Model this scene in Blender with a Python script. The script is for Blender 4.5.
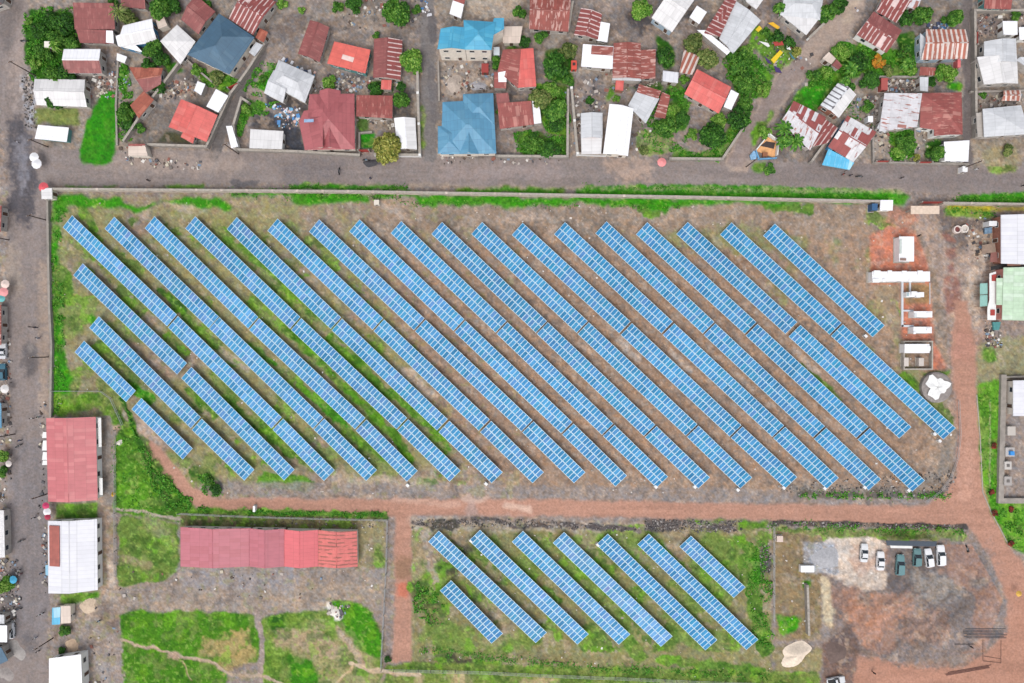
import bpy, bmesh, math, random
import numpy as np
from mathutils import Vector, Matrix
random.seed(11); NR = np.random.RandomState(5)
sc = bpy.context.scene; C = sc.collection
for o in list(bpy.data.objects): bpy.data.objects.remove(o)
R = math.radians
S = 0.25          # metres per photo pixel on the ground
H = 171.0         # drone height
K = 1.62          # brightness of a white sheet: display linear / albedo
# ---------------------------------------------------------------- camera, light, exposure
cam_d = bpy.data.cameras.new('camera'); cam = bpy.data.objects.new('camera', cam_d); C.objects.link(cam)
cam.location = (0, 0, H); cam.rotation_euler = (0, 0, 0)
cam_d.sensor_width = 36; cam_d.lens = 36*H/(1024*S); cam_d.clip_end = 6000; cam_d.clip_start = 1
sc.camera = cam
w = bpy.data.worlds.new('World'); sc.world = w; w.use_nodes = True
nt = w.node_tree; bg = nt.nodes['Background']
sky = nt.nodes.new('ShaderNodeTexSky'); sky.sky_type = 'NISHITA'; sky.sun_disc = False
SUN_EL, SUN_AZ = R(60), R(200)     # azimuth clockwise from +Y
sky.sun_elevation = SUN_EL; sky.sun_rotation = SUN_AZ; sky.air_density = 1.0; sky.dust_density = 4.0; sky.ozone_density = .6
hs = nt.nodes.new('ShaderNodeHueSaturation'); hs.inputs['Saturation'].default_value = .35
nt.links.new(sky.outputs[0], hs.inputs['Color']); nt.links.new(hs.outputs[0], bg.inputs[0]); bg.inputs[1].default_value = 0.15
sd = bpy.data.lights.new('sun', 'SUN'); sun = bpy.data.objects.new('sun', sd); C.objects.link(sun)
sd.energy = 0.7; sd.angle = R(42); sd.color = (1, .965, .92)
sun.rotation_euler = (R(90)-SUN_EL, 0, -SUN_AZ+math.pi)
sun.location = (0, 0, 200)
sc.view_settings.view_transform = 'Standard'; sc.view_settings.look = 'None'; sc.view_settings.gamma = 1
sc.view_settings.exposure = 0.72
sc.render.engine = 'CYCLES'
# ---------------------------------------------------------------- helpers
def P(px, py, z=0.0):
    f = S*(H-z)/H
    return Vector(((px-512)*f, (341.5-py)*f, z))
def lin(c):
    c = c/255.0
    return c/12.92 if c <= .04045 else ((c+.055)/1.055)**2.4
def alb(rgb): return tuple(min(.82, lin(v)/K) for v in rgb)
MATS = {}
def mat(name, rgb, rough=.8, var=.12, scale=1.5, metal=0, raw=False, emis=None):
    if name in MATS: return MATS[name]
    m = bpy.data.materials.new(name); m.use_nodes = True; n = m.node_tree; b = n.nodes['Principled BSDF']
    a = rgb if raw else alb(rgb)
    tc = n.nodes.new('ShaderNodeTexCoord'); nz = n.nodes.new('ShaderNodeTexNoise'); nz.inputs['Scale'].default_value = scale; nz.inputs['Detail'].default_value = 4
    n.links.new(tc.outputs['Object'], nz.inputs['Vector'])
    mr = n.nodes.new('ShaderNodeMapRange'); mr.inputs[1].default_value = .3; mr.inputs[2].default_value = .7
    mr.inputs[3].default_value = 1-var; mr.inputs[4].default_value = 1+var
    n.links.new(nz.outputs['Fac'], mr.inputs[0])
    mx = n.nodes.new('ShaderNodeVectorMath'); mx.operation = 'SCALE'; mx.inputs[0].default_value = a
    n.links.new(mr.outputs[0], mx.inputs['Scale']); n.links.new(mx.outputs[0], b.inputs['Base Color'])
    b.inputs['Roughness'].default_value = rough; b.inputs['Metallic'].default_value = metal
    MATS[name] = m; return m
def roofmat(name, c1, c2=None, p=0.0, streak=0.0, sheetvar=.07, su=.9, sv=2.6, dirt=.17, rough=.55, soft=0.0, dash=None):
    """corrugated sheet roof: UV in metres, u along the ridge, v down the slope"""
    if name in MATS: return MATS[name]
    m = bpy.data.materials.new(name); m.use_nodes = True; n = m.node_tree; N = n.nodes; L = n.links
    b = N['Principled BSDF']; b.inputs['Roughness'].default_value = rough
    uv = N.new('ShaderNodeUVMap'); sep = N.new('ShaderNodeSeparateXYZ'); L.new(uv.outputs[0], sep.inputs[0])
    def M(op, a, b_=None, c=None):
        x = N.new('ShaderNodeMath'); x.operation = op
        for i, v in enumerate((a, b_, c)):
            if v is None: continue
            if isinstance(v, (int, float)): x.inputs[i].default_value = v
            else: L.new(v, x.inputs[i])
        return x.outputs[0]
    oi = N.new('ShaderNodeObjectInfo')
    iu = M('FLOOR', M('DIVIDE', sep.outputs[0], su)); iv = M('FLOOR', M('DIVIDE', sep.outputs[1], sv))
    cb = N.new('ShaderNodeCombineXYZ'); L.new(iu, cb.inputs[0]); L.new(iv, cb.inputs[1]); L.new(M('MULTIPLY', oi.outputs['Random'], 100), cb.inputs[2])
    wn = N.new('ShaderNodeTexWhiteNoise'); wn.noise_dimensions = '3D'; L.new(cb.outputs[0], wn.inputs['Vector'])
    # streak noise stretched down the slope
    cs = N.new('ShaderNodeCombineXYZ'); L.new(M('MULTIPLY', sep.outputs[0], 2.2), cs.inputs[0]); L.new(M('MULTIPLY', sep.outputs[1], .45), cs.inputs[1]); L.new(M('MULTIPLY', oi.outputs['Random'], 60), cs.inputs[2])
    ns = N.new('ShaderNodeTexNoise'); ns.inputs['Scale'].default_value = 1; ns.inputs['Detail'].default_value = 5; L.new(cs.outputs[0], ns.inputs['Vector'])
    cd = N.new('ShaderNodeCombineXYZ'); L.new(sep.outputs[0], cd.inputs[0]); L.new(sep.outputs[1], cd.inputs[1]); L.new(M('MULTIPLY', oi.outputs['Random'], 90), cd.inputs[2])
    nd = N.new('ShaderNodeTexNoise'); nd.inputs['Scale'].default_value = .7; nd.inputs['Detail'].default_value = 6; L.new(cd.outputs[0], nd.inputs['Vector'])
    fac = 0.0
    f1 = M('GREATER_THAN', wn.outputs['Value'], 1-p)
    mrr = N.new('ShaderNodeMapRange'); mrr.inputs[1].default_value = .62-.25*streak; mrr.inputs[2].default_value = .68-.25*streak+soft; L.new(ns.outputs['Fac'], mrr.inputs[0])
    f2 = M('MULTIPLY', mrr.outputs[0], 1.0 if streak > 0 else 0.0)
    fac = M('MAXIMUM', f1, f2)
    if dash:   # pale strips running down the slope: period, duty, share
        dm = N.new('ShaderNodeMapRange'); dm.inputs[1].default_value = .5+.28*(.5-dash[2])*2-.03; dm.inputs[2].default_value = dm.inputs[1].default_value+.05; L.new(ns.outputs['Fac'], dm.inputs[0])
        f3 = M('MULTIPLY', M('LESS_THAN', M('FRACT', M('DIVIDE', sep.outputs[0], dash[0])), dash[1]), dm.outputs[0]); fac = M('MAXIMUM', fac, f3)
    mix = N.new('ShaderNodeMix'); mix.data_type = 'RGBA'; L.new(fac, mix.inputs[0])
    mix.inputs[6].default_value = (*alb(c1), 1); mix.inputs[7].default_value = (*alb(c2 or c1), 1)
    # brightness: per sheet, dirt, ribs
    s2 = N.new('ShaderNodeSeparateColor'); L.new(wn.outputs['Color'], s2.inputs[0])
    v1 = M('MULTIPLY_ADD', s2.outputs[1], 2*sheetvar, 1-sheetvar)
    v2 = M('MULTIPLY_ADD', nd.outputs['Fac'], 2*dirt*2, 1-2*dirt)
    fr = M('FRACT', M('DIVIDE', sep.outputs[0], su)); seam = M('MULTIPLY_ADD', M('LESS_THAN', fr, .14), -.10, 1)
    fv = M('FRACT', M('DIVIDE', sep.outputs[1], sv)); lap = M('MULTIPLY_ADD', M('LESS_THAN', fv, .06), -.14, 1)
    tot = M('MULTIPLY', M('MULTIPLY', v1, v2), M('MULTIPLY', seam, lap))
    sc_ = N.new('ShaderNodeVectorMath'); sc_.operation = 'SCALE'; L.new(mix.outputs[2], sc_.inputs[0]); L.new(tot, sc_.inputs['Scale'])
    L.new(sc_.outputs[0], b.inputs['Base Color'])
    wv = M('SINE', M('MULTIPLY', sep.outputs[0], 2*math.pi/.3)); bp = N.new('ShaderNodeBump'); bp.inputs['Strength'].default_value = .5; bp.inputs['Distance'].default_value = .02
    L.new(wv, bp.inputs['Height']); L.new(bp.outputs[0], b.inputs['Normal'])
    MATS[name] = m; return m
RM = dict(
 maroon=roofmat('roof_maroon', (146,80,77), (162,100,95), .10, .2, sheetvar=.08),
 marstripe=roofmat('roof_maroon_streaked', (146,72,68), (226,200,196), .03, 0, su=1.1, sv=3, dash=(1.1,.26,.62)),
 rusty=roofmat('roof_rusty', (152,78,68), (204,160,150), .05, .22, sheetvar=.10, su=.8, dash=(.8,.2,.45)),
 ruststripe=roofmat('roof_rust_stripe', (176,104,84), (226,210,202), .05, .1, sheetvar=.10, su=1.2, sv=6, dash=(1.2,.42,.86)),
 coral=roofmat('roof_coral', (226,108,101), (230,122,114), .2, 0, sheetvar=.04),
 coralstrip=roofmat('roof_coral_strips', (226,106,94), (240,212,204), .07, 0, sheetvar=.04, su=1.2, sv=3.2),
 pinkred=roofmat('roof_faded_red', (206,116,120), (216,130,132), .3, 0, sheetvar=.04, dirt=.07),
 plum=roofmat('roof_plum', (198,114,126), (192,108,118), .3, 0, sheetvar=.02, dirt=.07),
 pinkbright=roofmat('roof_pink_bright', (228,112,118), None, 0, 0, sheetvar=.03, dirt=.05),
 pinkspot=roofmat('roof_pink_spotted', (224,116,110), (160,92,80), .0, .0, sheetvar=.05, su=.8, sv=1.0, dash=(.9,.4,.55)),
 hipred=roofmat('roof_hip_red', (180,98,102), (170,90,94), .2, 0, sheetvar=.04, dirt=.08),
 red2=roofmat('roof_dark_red', (156,80,74), (186,124,114), .10, .2, sheetvar=.08),
 brown=roofmat('roof_brown', (165,88,68), (186,110,88), .15, .2),
 white=roofmat('roof_white', (262,262,266), None, 0, 0, sheetvar=.02, dirt=.04),
 offwhite=roofmat('roof_off_white', (236,234,234), (226,224,224), .2, 0, sheetvar=.02, dirt=.06),
 greywhite=roofmat('roof_pale_grey', (214,216,220), (204,206,210), .2, .05, sheetvar=.03, dirt=.09),
 whiterust=roofmat('roof_white_rust', (220,218,222), (176,120,110), .02, .16, sheetvar=.03, su=.8, sv=2.2, dash=(.6,.35,.30)),
 maredge=roofmat('roof_market_rust', (178,96,84), (232,222,218), .05, .0, su=8, sv=.9, sheetvar=.1, dash=None),
 whitemar=roofmat('roof_white_maroon', (228,226,228), (160,82,78), .40, .12, sheetvar=.05, su=1.0, sv=2.6),
 whiteband=roofmat('roof_white_bands', (238,240,244), (120,116,122), 0, 0, sheetvar=.03, su=1.2, sv=20, dash=(1.2,.3,1.3)),
 blue=roofmat('roof_sky_blue', (70,166,204), (84,176,210), .25, 0, sheetvar=.04, dirt=.07),
 steel=roofmat('roof_steel_blue', (92,152,186), (102,160,192), .25, 0, sheetvar=.04, dirt=.08),
 navy=roofmat('roof_slate_blue', (68,104,130), (78,112,136), .2, 0, sheetvar=.04, dirt=.10),
 beige=roofmat('roof_beige', (226,208,194), None, 0, 0, dirt=.06),
 concrete=roofmat('roof_concrete', (186,178,170), None, 0, .0, dirt=.12),
 mint=roofmat('roof_mint', (200,226,196), (212,232,210), .25, .2, sheetvar=.04, soft=.1),
 palewhite=roofmat('roof_market_white', (238,238,244), (232,232,239), .3, 0, sheetvar=.015, dirt=.04, su=1.0, sv=4),
 awning=roofmat('roof_blue_awning', (90,190,232), (170,220,240), .2, .3, soft=.2, dirt=.05),
 dark=roofmat('roof_dark', (92,88,90), (120,90,84), .2, .2),
)
WALL = dict(cream=mat('wall_cream', (240,230,216), .9), grey=mat('wall_grey_block', (196,188,180), .95, .18), white=mat('wall_white', (255,254,250), .85, .06),
            blue=mat('wall_blue', (84,150,196), .8), brick=mat('wall_brick', (168,112,92), .9, .2), rust=mat('wall_tin', (128,92,80), .7, .25), paleblue=mat('wall_pale_blue', (176,196,212), .85), teal=mat('wall_teal', (92,150,150), .8), pink=mat('wall_pink',(222,150,140),.85))
M_frame = mat('window_frame', (225,222,216), .6, .05); M_glass = mat('window_glass', (58,66,74), .12, .1); M_door = mat('door_paint', (96,70,56), .6, .15)
M_metal = mat('galvanised_metal', (170,172,174), .45, .08, metal=.3); M_conc = mat('concrete', (176,168,158), .95, .16, 2.0)
M_black = mat('black_rubber', (36,36,38), .8, .1); M_wood = mat('wood', (120,92,70), .9, .2)

def link(o, parent=None):
    C.objects.link(o)
    if parent: o.parent = parent
    return o
def tag(o, label=None, cat=None, group=None, kind=None):
    if label: o['label'] = label
    if cat: o['category'] = cat
    if group: o['group'] = group
    if kind: o['kind'] = kind
    return o
USED = set()
def thing(name, label, cat, loc=(0,0,0), rz=0, group=None):
    o = bpy.data.objects.new(name, None); C.objects.link(o); o.empty_display_size = .3
    o.location = loc; o.rotation_euler = (0, 0, rz)
    if label in USED: print('DUPLABEL', label)
    USED.add(label)
    return tag(o, label, cat, group)
class MB:
    """collects polygons (in the local frame) and builds ONE mesh object"""
    def __init__(s): s.v = []; s.f = []; s.mi = []; s.uv = []; s.mats = []
    def m(s, material):
        if material not in s.mats: s.mats.append(material)
        return s.mats.index(material)
    def poly(s, pts, material, uvs=None):
        i0 = len(s.v); s.v += [tuple(p) for p in pts]; s.f.append(tuple(range(i0, i0+len(pts)))); s.mi.append(s.m(material))
        s.uv.append(uvs or [(p[0], p[1]) for p in pts])
    def prism(s, base, z0, z1, material, cap=True):
        n = len(base)
        for i in range(n):
            a, b = base[i], base[(i+1) % n]
            s.poly([(a[0],a[1],z0),(b[0],b[1],z0),(b[0],b[1],z1),(a[0],a[1],z1)], material)
        if cap:
            s.poly([(p[0],p[1],z1) for p in base], material); s.poly([(p[0],p[1],z0) for p in reversed(base)], material)
    def box(s, c, size, material, rz=0):
        hx, hy = size[0]/2, size[1]/2; cr, sr = math.cos(rz), math.sin(rz)
        base = [(c[0]+x*cr-y*sr, c[1]+x*sr+y*cr) for x, y in ((-hx,-hy),(hx,-hy),(hx,hy),(-hx,hy))]
        s.prism(base, c[2]-size[2]/2, c[2]+size[2]/2, material)
    def tube(s, a, b, r0, r1, material, n=8):
        a = Vector(a); b = Vector(b); d = (b-a)
        if d.length < 1e-6: return
        d.normalize(); x = d.orthogonal().normalized(); y = d.cross(x)
        A = [a+(x*math.cos(t)+y*math.sin(t))*r0 for t in [2*math.pi*i/n for i in range(n)]]
        B = [b+(x*math.cos(t)+y*math.sin(t))*r1 for t in [2*math.pi*i/n for i in range(n)]]
        for i in range(n):
            j = (i+1) % n; s.poly([A[i], A[j], B[j], B[i]], material)
        s.poly(list(reversed(A)), material); s.poly(B, material)
    def lathe(s, prof, c, material, n=20):
        for (r0, z0), (r1, z1) in zip(prof[:-1], prof[1:]):
            for i in range(n):
                t0, t1 = 2*math.pi*i/n, 2*math.pi*(i+1)/n
                q = [(c[0]+r0*math.cos(t0), c[1]+r0*math.sin(t0), c[2]+z0), (c[0]+r0*math.cos(t1), c[1]+r0*math.sin(t1), c[2]+z0),
                     (c[0]+r1*math.cos(t1), c[1]+r1*math.sin(t1), c[2]+z1), (c[0]+r1*math.cos(t0), c[1]+r1*math.sin(t0), c[2]+z1)]
                if r1 < 1e-5: q = q[:3]
                elif r0 < 1e-5: q = [q[0], q[2], q[3]]
                s.poly(q, material)
    def mesh(s, name):
        me = bpy.data.meshes.new(name); me.from_pydata(s.v, [], s.f)
        for mm in s.mats: me.materials.append(mm)
        me.polygons.foreach_set('material_index', s.mi)
        ul = me.uv_layers.new(name='UVMap'); flat = [c for f in s.uv for uv in f for c in uv[:2]]
        ul.data.foreach_set('uv', flat); me.update(); return me
    def build(s, name, parent=None, smooth=False):
        me = s.mesh(name)
        if smooth: me.shade_smooth()
        o = bpy.data.objects.new(name, me); return link(o, parent)
def copy_tree(o, parent=None):
    c = o.copy(); C.objects.link(c); c.parent = parent
    for ch in o.children: copy_tree(ch, c)
    return c
# ---------------------------------------------------------------- ground: one sheet, split by what covers it
def hashn(ix, iy, seed):
    h = (ix.astype(np.int64)*374761393 + iy.astype(np.int64)*668265263 + seed*1442695041) & 0xffffffff
    h = ((h ^ (h >> 13))*1274126177) & 0xffffffff
    return ((h ^ (h >> 16)) & 0xffff)/65535.0
def vnoise(x, y, scale, seed):
    x = x/scale; y = y/scale; ix = np.floor(x); iy = np.floor(y); fx = x-ix; fy = y-iy
    fx = fx*fx*(3-2*fx); fy = fy*fy*(3-2*fy)
    a = hashn(ix, iy, seed); b = hashn(ix+1, iy, seed); c = hashn(ix, iy+1, seed); d = hashn(ix+1, iy+1, seed)
    return (a*(1-fx)+b*fx)*(1-fy)+(c*(1-fx)+d*fx)*fy
def fbm(x, y, scale, seed, oct=4):
    t = 0; a = 1; n = 0
    for k in range(oct):
        t = t+a*vnoise(x, y, scale/2**k, seed+k*17); n += a; a *= .55
    return t/n
STEP = 1.0
gx = np.arange(-24, 1048.01, STEP); gy = np.arange(-24, 708.01, STEP)
GX, GY = np.meshgrid(gx, gy); NXg, NYg = len(gx), len(gy)
wxn = (fbm(GX, GY, 9, 1, 3)-.5); wyn = (fbm(GX, GY, 9, 91, 3)-.5)
fine = fbm(GX, GY, 3.5, 7, 3); mid = fbm(GX, GY, 22, 33, 4); big = fbm(GX, GY, 90, 53, 3); med2 = fbm(GX, GY, 45, 77, 4)
edge = fbm(GX, GY, 8, 505, 4)
def L3(c): return np.array(alb(c))
COL = np.zeros(GX.shape+(3,)); COL[:] = L3((152,139,132))
CLS = np.zeros(GX.shape, dtype=np.int8)    # 0 ground 1 road 2 dirt_road 3 grass 4 gravel 5 sand 6 path
GR = np.zeros(GX.shape)
def inside(x, y, pts):
    r = np.zeros(x.shape, bool); n = len(pts)
    for i in range(n):
        x0, y0 = pts[i]; x1, y1 = pts[(i+1) % n]
        if y0 == y1: continue
        c = ((y0 > y) != (y1 > y)) & (x < (x1-x0)*(y-y0)/(y1-y0)+x0); r ^= c
    return r
def blur(m, r):
    k = int(max(1, round(r/STEP)))
    for _ in range(2):
        p = np.pad(m, ((k, k), (0, 0)), mode='edge'); cs = np.cumsum(np.vstack([np.zeros((1, p.shape[1])), p]), 0); m = (cs[2*k+1:]-cs[:-2*k-1])/(2*k+1)
        p = np.pad(m, ((0, 0), (k, k)), mode='edge'); cs = np.cumsum(np.hstack([np.zeros((p.shape[0], 1)), p]), 1); m = (cs[:, 2*k+1:]-cs[:, :-2*k-1])/(2*k+1)
    return m
def pts_of(s): 
    v = [float(t) for t in s.replace(',', ' ').split()]; return [(v[i], v[i+1]) for i in range(0, len(v), 2)]
def paint(shape, col, cls=None, soft=1.2, warp=5, patch=0, op=1.0, width=None, grass=None, pn=None, pth=.5, pw=.12):
    """patch>0: cover only where the noise pn exceeds pth"""
    pts = pts_of(shape) if isinstance(shape, str) else shape
    mg = (width or 0)+warp+soft*3+4
    xs = [p[0] for p in pts]; ys = [p[1] for p in pts]
    i0 = max(0, int((min(xs)-mg+24)/STEP)); i1 = min(NXg, int((max(xs)+mg+24)/STEP)+2); j0 = max(0, int((min(ys)-mg+24)/STEP)); j1 = min(NYg, int((max(ys)+mg+24)/STEP)+2)
    if i1 <= i0 or j1 <= j0: return
    sl = (slice(j0, j1), slice(i0, i1))
    x = GX[sl]+wxn[sl]*2*warp; y = GY[sl]+wyn[sl]*2*warp
    if width:
        d = np.full(x.shape, 1e9)
        for (ax, ay), (bx, by) in zip(pts[:-1], pts[1:]):
            vx, vy = bx-ax, by-ay; t = np.clip(((x-ax)*vx+(y-ay)*vy)/(vx*vx+vy*vy+1e-9), 0, 1)
            d = np.minimum(d, np.hypot(x-ax-t*vx, y-ay-t*vy))
        a = np.clip((width/2-d)/max(soft, .3)+.5, 0, 1)
    else:
        a = blur(inside(x, y, pts).astype(float), soft)
        if soft > 1.4: a = np.clip((a-.5)*1.9+(fine[sl]-.5)*2.2*min(1, soft/4)+(edge[sl]-.5)*1.2*min(1, soft/4)+.5, 0, 1)*np.clip(a*6, 0, 1)
    if patch:
        n = (pn if pn is not None else mid)[sl]; a = a*np.clip((n-pth)/pw+.5, 0, 1)
    a = a*op
    COL[sl] = COL[sl]*(1-a[..., None])+L3(col)*a[..., None]
    g = GR[sl]; GR[sl] = g*(1-a)+a*(grass if grass is not None else (1.0 if cls == 3 else 0.0))
    if cls is not None: c = CLS[sl]; c[a > .5] = cls; CLS[sl] = c
ASPH=(146,135,131); RED=(186,142,123); GRN=(60,146,16); GR2=(96,138,48); DRY=(150,148,98); FIELD=(160,142,127); SAND=(214,198,184); LAVA=(98,92,92); LTD=(188,172,158); VDG=(48,98,24)
# residential ground tone variation
paint('-24 -24 1048 -24 1048 160 -24 160', (160,148,136), None, patch=1, pn=med2, pth=.5, pw=.2)
paint('-24 -24 1048 -24 1048 160 -24 160', (108,102,100), None, patch=1, pn=mid, pth=.58, pw=.1, op=.6)
# ---- solar field
F = '52 196 905 206 935 245 958 420 952 470 935 500 200 497 115 420 52 415'
paint(F, FIELD, 0, 1, 1)
paint(F, (128,116,104), None, 1, 1, patch=1, pn=mid, pth=.52, pw=.14, op=.6)
paint(F, (170,150,132), None, 1, 1, patch=1, pn=med2, pth=.54, pw=.14, op=.6)
paint('500 235 905 235 950 420 930 490 500 490 330 310', (168,139,118), None, 20, 3, op=.65)
paint('52 200 340 200 470 480 200 490 115 420 52 415', DRY, None, 14, 4, patch=1, pn=med2, pth=.40, pw=.2, op=.8)
paint('52 200 330 230 470 480 200 490 115 420 52 415', (118,138,70), 3, 8, 6, patch=1, pn=mid, pth=.55, pw=.14, op=.75, grass=.6)
paint('600 235 740 225 900 235 860 280 960 430 940 440 830 330 700 250', (138,146,92), None, 6, 5, patch=1, pn=mid, pth=.5, pw=.12, op=.7, grass=.3)
for s, wd, c in (('225 238 262 262 300 298 345 338', 8, GR2), ('330 338 380 385 430 425 445 445', 9, (84,140,34)), ('283 325 330 372 395 437 410 460', 9, (82,142,26)), ('130 238 172 280 215 318', 7, GRN),
    ('160 290 185 310', 7, VDG), ('250 345 275 365', 7, GRN), ('300 385 345 425', 8, GRN), ('225 400 260 425 290 455', 8, GR2), ('240 415 262 432', 8, VDG), ('200 330 235 365', 7, GR2),
    ('190 390 215 415', 8, GR2), ('265 430 300 455', 6, GR2), ('345 430 400 470', 6, GR2), ('80 205 100 240', 8, GR2), ('172 305 200 335', 6, GR2), ('370 395 420 440', 5, GR2),
    ('265 480 305 485', 14, (90,150,30)), ('195 470 215 485', 12, VDG), ('420 484 434 484', 9, GR2), ('125 385 150 400', 10, GRN), ('92 318 100 330', 9, GRN), ('60 275 70 300', 10, GR2), ('420 355 350 300', 4, GR2),
    ('800 365 840 400', 5, GR2), ('893 300 915 330', 3, DRY), ('905 375 935 400', 10, GR2), ('935 400 950 420', 12, GR2), ('640 210 655 215', 8, GR2), ('765 205 810 210', 8, GR2), ('870 215 890 225', 14, (140,150,90))):
    paint(s, c, 3, 2.5, 5, width=wd, op=.92)
for s, wd, op in (('405 370 430 395', 8, .8), ('620 340 636 358', 9, .8), ('672 354 690 368', 7, .9), ('795 350 818 372', 7, .7), ('735 375 750 390', 6, .5), ('222 350 245 368', 9, .7), ('140 425 155 440', 9, .6), ('335 480 500 490', 12, .5), ('235 345 250 360', 5, .8), ('500 218 545 215', 9, .5), ('575 345 590 352', 5, .5), ('385 205 410 225', 7, .6), ('175 205 200 208', 10, .5)):
    paint(s, (196,178,164), None, 3, 5, width=wd, op=op)
paint('205 488 935 498', (152,142,138), 0, 3, 3, width=14, op=.8)
paint('780 482 800 497 930 497 950 470 955 440 945 440 935 470 900 488', (136,128,120), 4, 3, 4, op=.8)
paint('800 494 955 494', (96,94,84), 4, 2, 4, width=7, op=.8)
# green fringes inside the wall
for s in ('55 194 120 197 130 205 150 205 175 198 205 197 231 204 232 210 200 208 190 203 160 203 140 213 100 206 80 208 70 205 60 220 52 225', '231 194 290 196 290 200 300 204 370 203 365 196 417 198 425 207 450 205 500 207 520 209 545 204 600 204 640 207 665 214 672 206 720 204 800 205 800 202 700 199 500 196 350 193 231 192', '52 225 62 225 60 260 66 280 60 310 64 350 72 380 66 416 52 416'):
    paint(s, GRN, 3, 1.2, 5)
paint('52 260 72 275 72 300 55 310', GR2, 3, 2, 5)
# north verge outside the wall
for s, c in (('65 187 92 188 92 183 66 184', GR2), ('102 187 117 187 117 184 102 184', GR2), ('160 188 205 189 205 184 170 184', GR2), ('287 189 405 191 412 192 400 184 380 182 340 184 295 183', GRN), ('455 192 560 195 566 190 560 185 480 185 458 187', (110,150,50)), ('458 192 562 194 555 189 470 188', GRN), ('575 196 905 205 911 198 900 191 840 188 790 184 740 185 660 183 590 181 574 185', GRN), ('955 203 1048 207 1048 192 990 190 962 196', GRN)):
    paint(s, c, 3, 1, 3)
# ---- roads
paint('30 148 30 186 300 183 420 187 560 187 680 184 905 190 950 196 1048 190 1048 165 960 166 870 165 700 161 560 157 420 157 240 150 130 150', ASPH, 1, 2.5, 3)
paint('860 163 960 168 1048 172 1048 186 880 188 700 176 700 170', (132,122,120), None, 3, 4, op=.6)
paint('300 183 560 186 905 190 905 194 560 189 300 186', (196,176,150), None, 2, 3, op=.5)
paint('-24 -24 30 -24 26 60 33 120 46 160 50 200 50 420 46 520 48 708 -24 708 6 560 10 400 6 300 8 200 0 100', ASPH, 1, 2.5, 4)
paint('8 118 24 112 36 175 34 215 24 238 12 215 8 170', (92,89,94), 1, 4, 6, op=.95)
paint('16 135 26 135 30 180 20 200', (150,148,156), 1, 4, 4, op=.55)
paint('22 345 38 345 40 365 30 382 20 365', (98,94,96), 1, 4, 4, op=.8)
paint('25 345 33 345 35 352 28 358', (150,142,138), 1, 2, 3, op=.8)
paint('17 10 28 10 24 90 15 120 8 60', (176,160,152), 1, 6, 6, op=.5)
paint('12 0 22 0 16 40 4 60 -4 20', (100,94,94), 1, 5, 6, op=.5)
paint('38 260 48 260 50 420 40 420', (172,152,136), 1, 4, 3, op=.7)
paint('8 240 20 250 20 290 6 300 2 260', (176,160,144), 1, 5, 5, op=.5)
paint('10 440 48 440 48 640 12 640', (134,128,130), 1, 5, 3, op=.7)
paint('22 635 36 635 36 655 24 655', (100,98,102), 1, 4, 4, op=.6)
paint('100 -24 110 10 45 18 30 5 30 -24', (165,152,142), 0, 4, 5, op=.7)
paint('428 -24 428 60 431 155', (130,124,122), 1, 2, 3, width=14)
paint('431 12 433 40', (104,100,102), 1, 2, 3, width=8, op=.7); paint('432 70 435 120', (110,106,108), 1, 2, 3, width=9, op=.6)
paint('868 -24 838 28 806 58 783 84 768 108 752 132 738 162', (172,154,142), 1, 2.5, 5, width=23)
paint('800 64 783 84 768 108 752 132 738 160', (146,132,128), 1, 3, 4, width=16, op=.8)
paint('862 -10 845 20', (190,172,154), 1, 4, 5, width=9, op=.7)
paint('966 -24 968 60 967 160', (118,110,108), 1, 2, 3, width=9)
paint('262 55 240 95 222 125 215 155', (112,106,104), 1, 2, 3, width=11)
paint('280 160 340 160 345 180 280 182', (118,112,114), 1, 6, 5, op=.6); paint('235 183 255 184', (92,92,98), 1, 2, 4, width=6, op=.7)
paint('100 150 240 152 240 175 100 172', (176,158,146), 1, 6, 6, op=.45)
paint('600 158 650 158 655 178 625 185', (190,164,146), 1, 6, 6, op=.6)
paint('440 165 560 162 560 180 440 184', (166,150,146), 1, 6, 6, op=.5)
paint('370 158 395 158 392 164 372 164', (80,78,82), 1, 2, 4, op=.7)
# ---- east yard
paint('905 206 955 206 1000 206 1003 300 985 340 972 400 955 420 950 340 938 280 920 235', (172,152,140), 0, 3, 4)
paint('935 206 1000 212 985 245 950 250 938 235', (112,102,98), 0, 4, 5, op=.85)
for s in ('940 232 952 235 955 244 942 240', '942 250 955 248 958 258 948 262', '946 265 954 265 955 272 947 272', '945 275 958 275 962 310 945 315'):
    paint(s, (150,104,94), 0, 2, 3, op=.8)
paint('975 245 985 250 980 320 970 330 960 300', (205,188,172), 0, 5, 6, op=.6)
paint('965 228 1000 232 998 246 972 250', (206,180,156), 0, 3, 5, op=.6)
paint('870 236 888 226 914 228 928 262 935 345 948 368 930 371 930 340 902 340 900 284 870 284 870 236', (204,132,108), 0, 1, 1)
paint('905 283 930 283 930 304 905 304', (150,130,90), 0, 1, 2, op=.8)
paint('890 205 920 212 912 226 884 226', (190,134,112), 0, 3, 4, op=.8)
paint('871 284 900 284 901 372 935 372 950 372 955 430 925 400 895 340', (160,146,116), 0, 4, 5, op=.5)
paint('921 372 950 371 948 376 925 376', GR2, 3, 1, 3)
paint('945 216 992 219 992 207 945 206', (120,150,56), 3, 1, 1); paint('948 206 1048 208 1048 212 948 209', (200,180,40), 3, 1, 3, op=.8)
paint('958 440 948 400 952 330 980 330 1000 345 1000 372 976 400 980 470', (168,142,130), 0, 3, 5, op=.8)
paint('975 345 1048 330 1048 375 1000 378 990 400 975 385', (150,146,112), 0, 4, 6); paint('984 348 996 350 996 362 984 362', GR2, 3, 2, 3)
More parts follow.
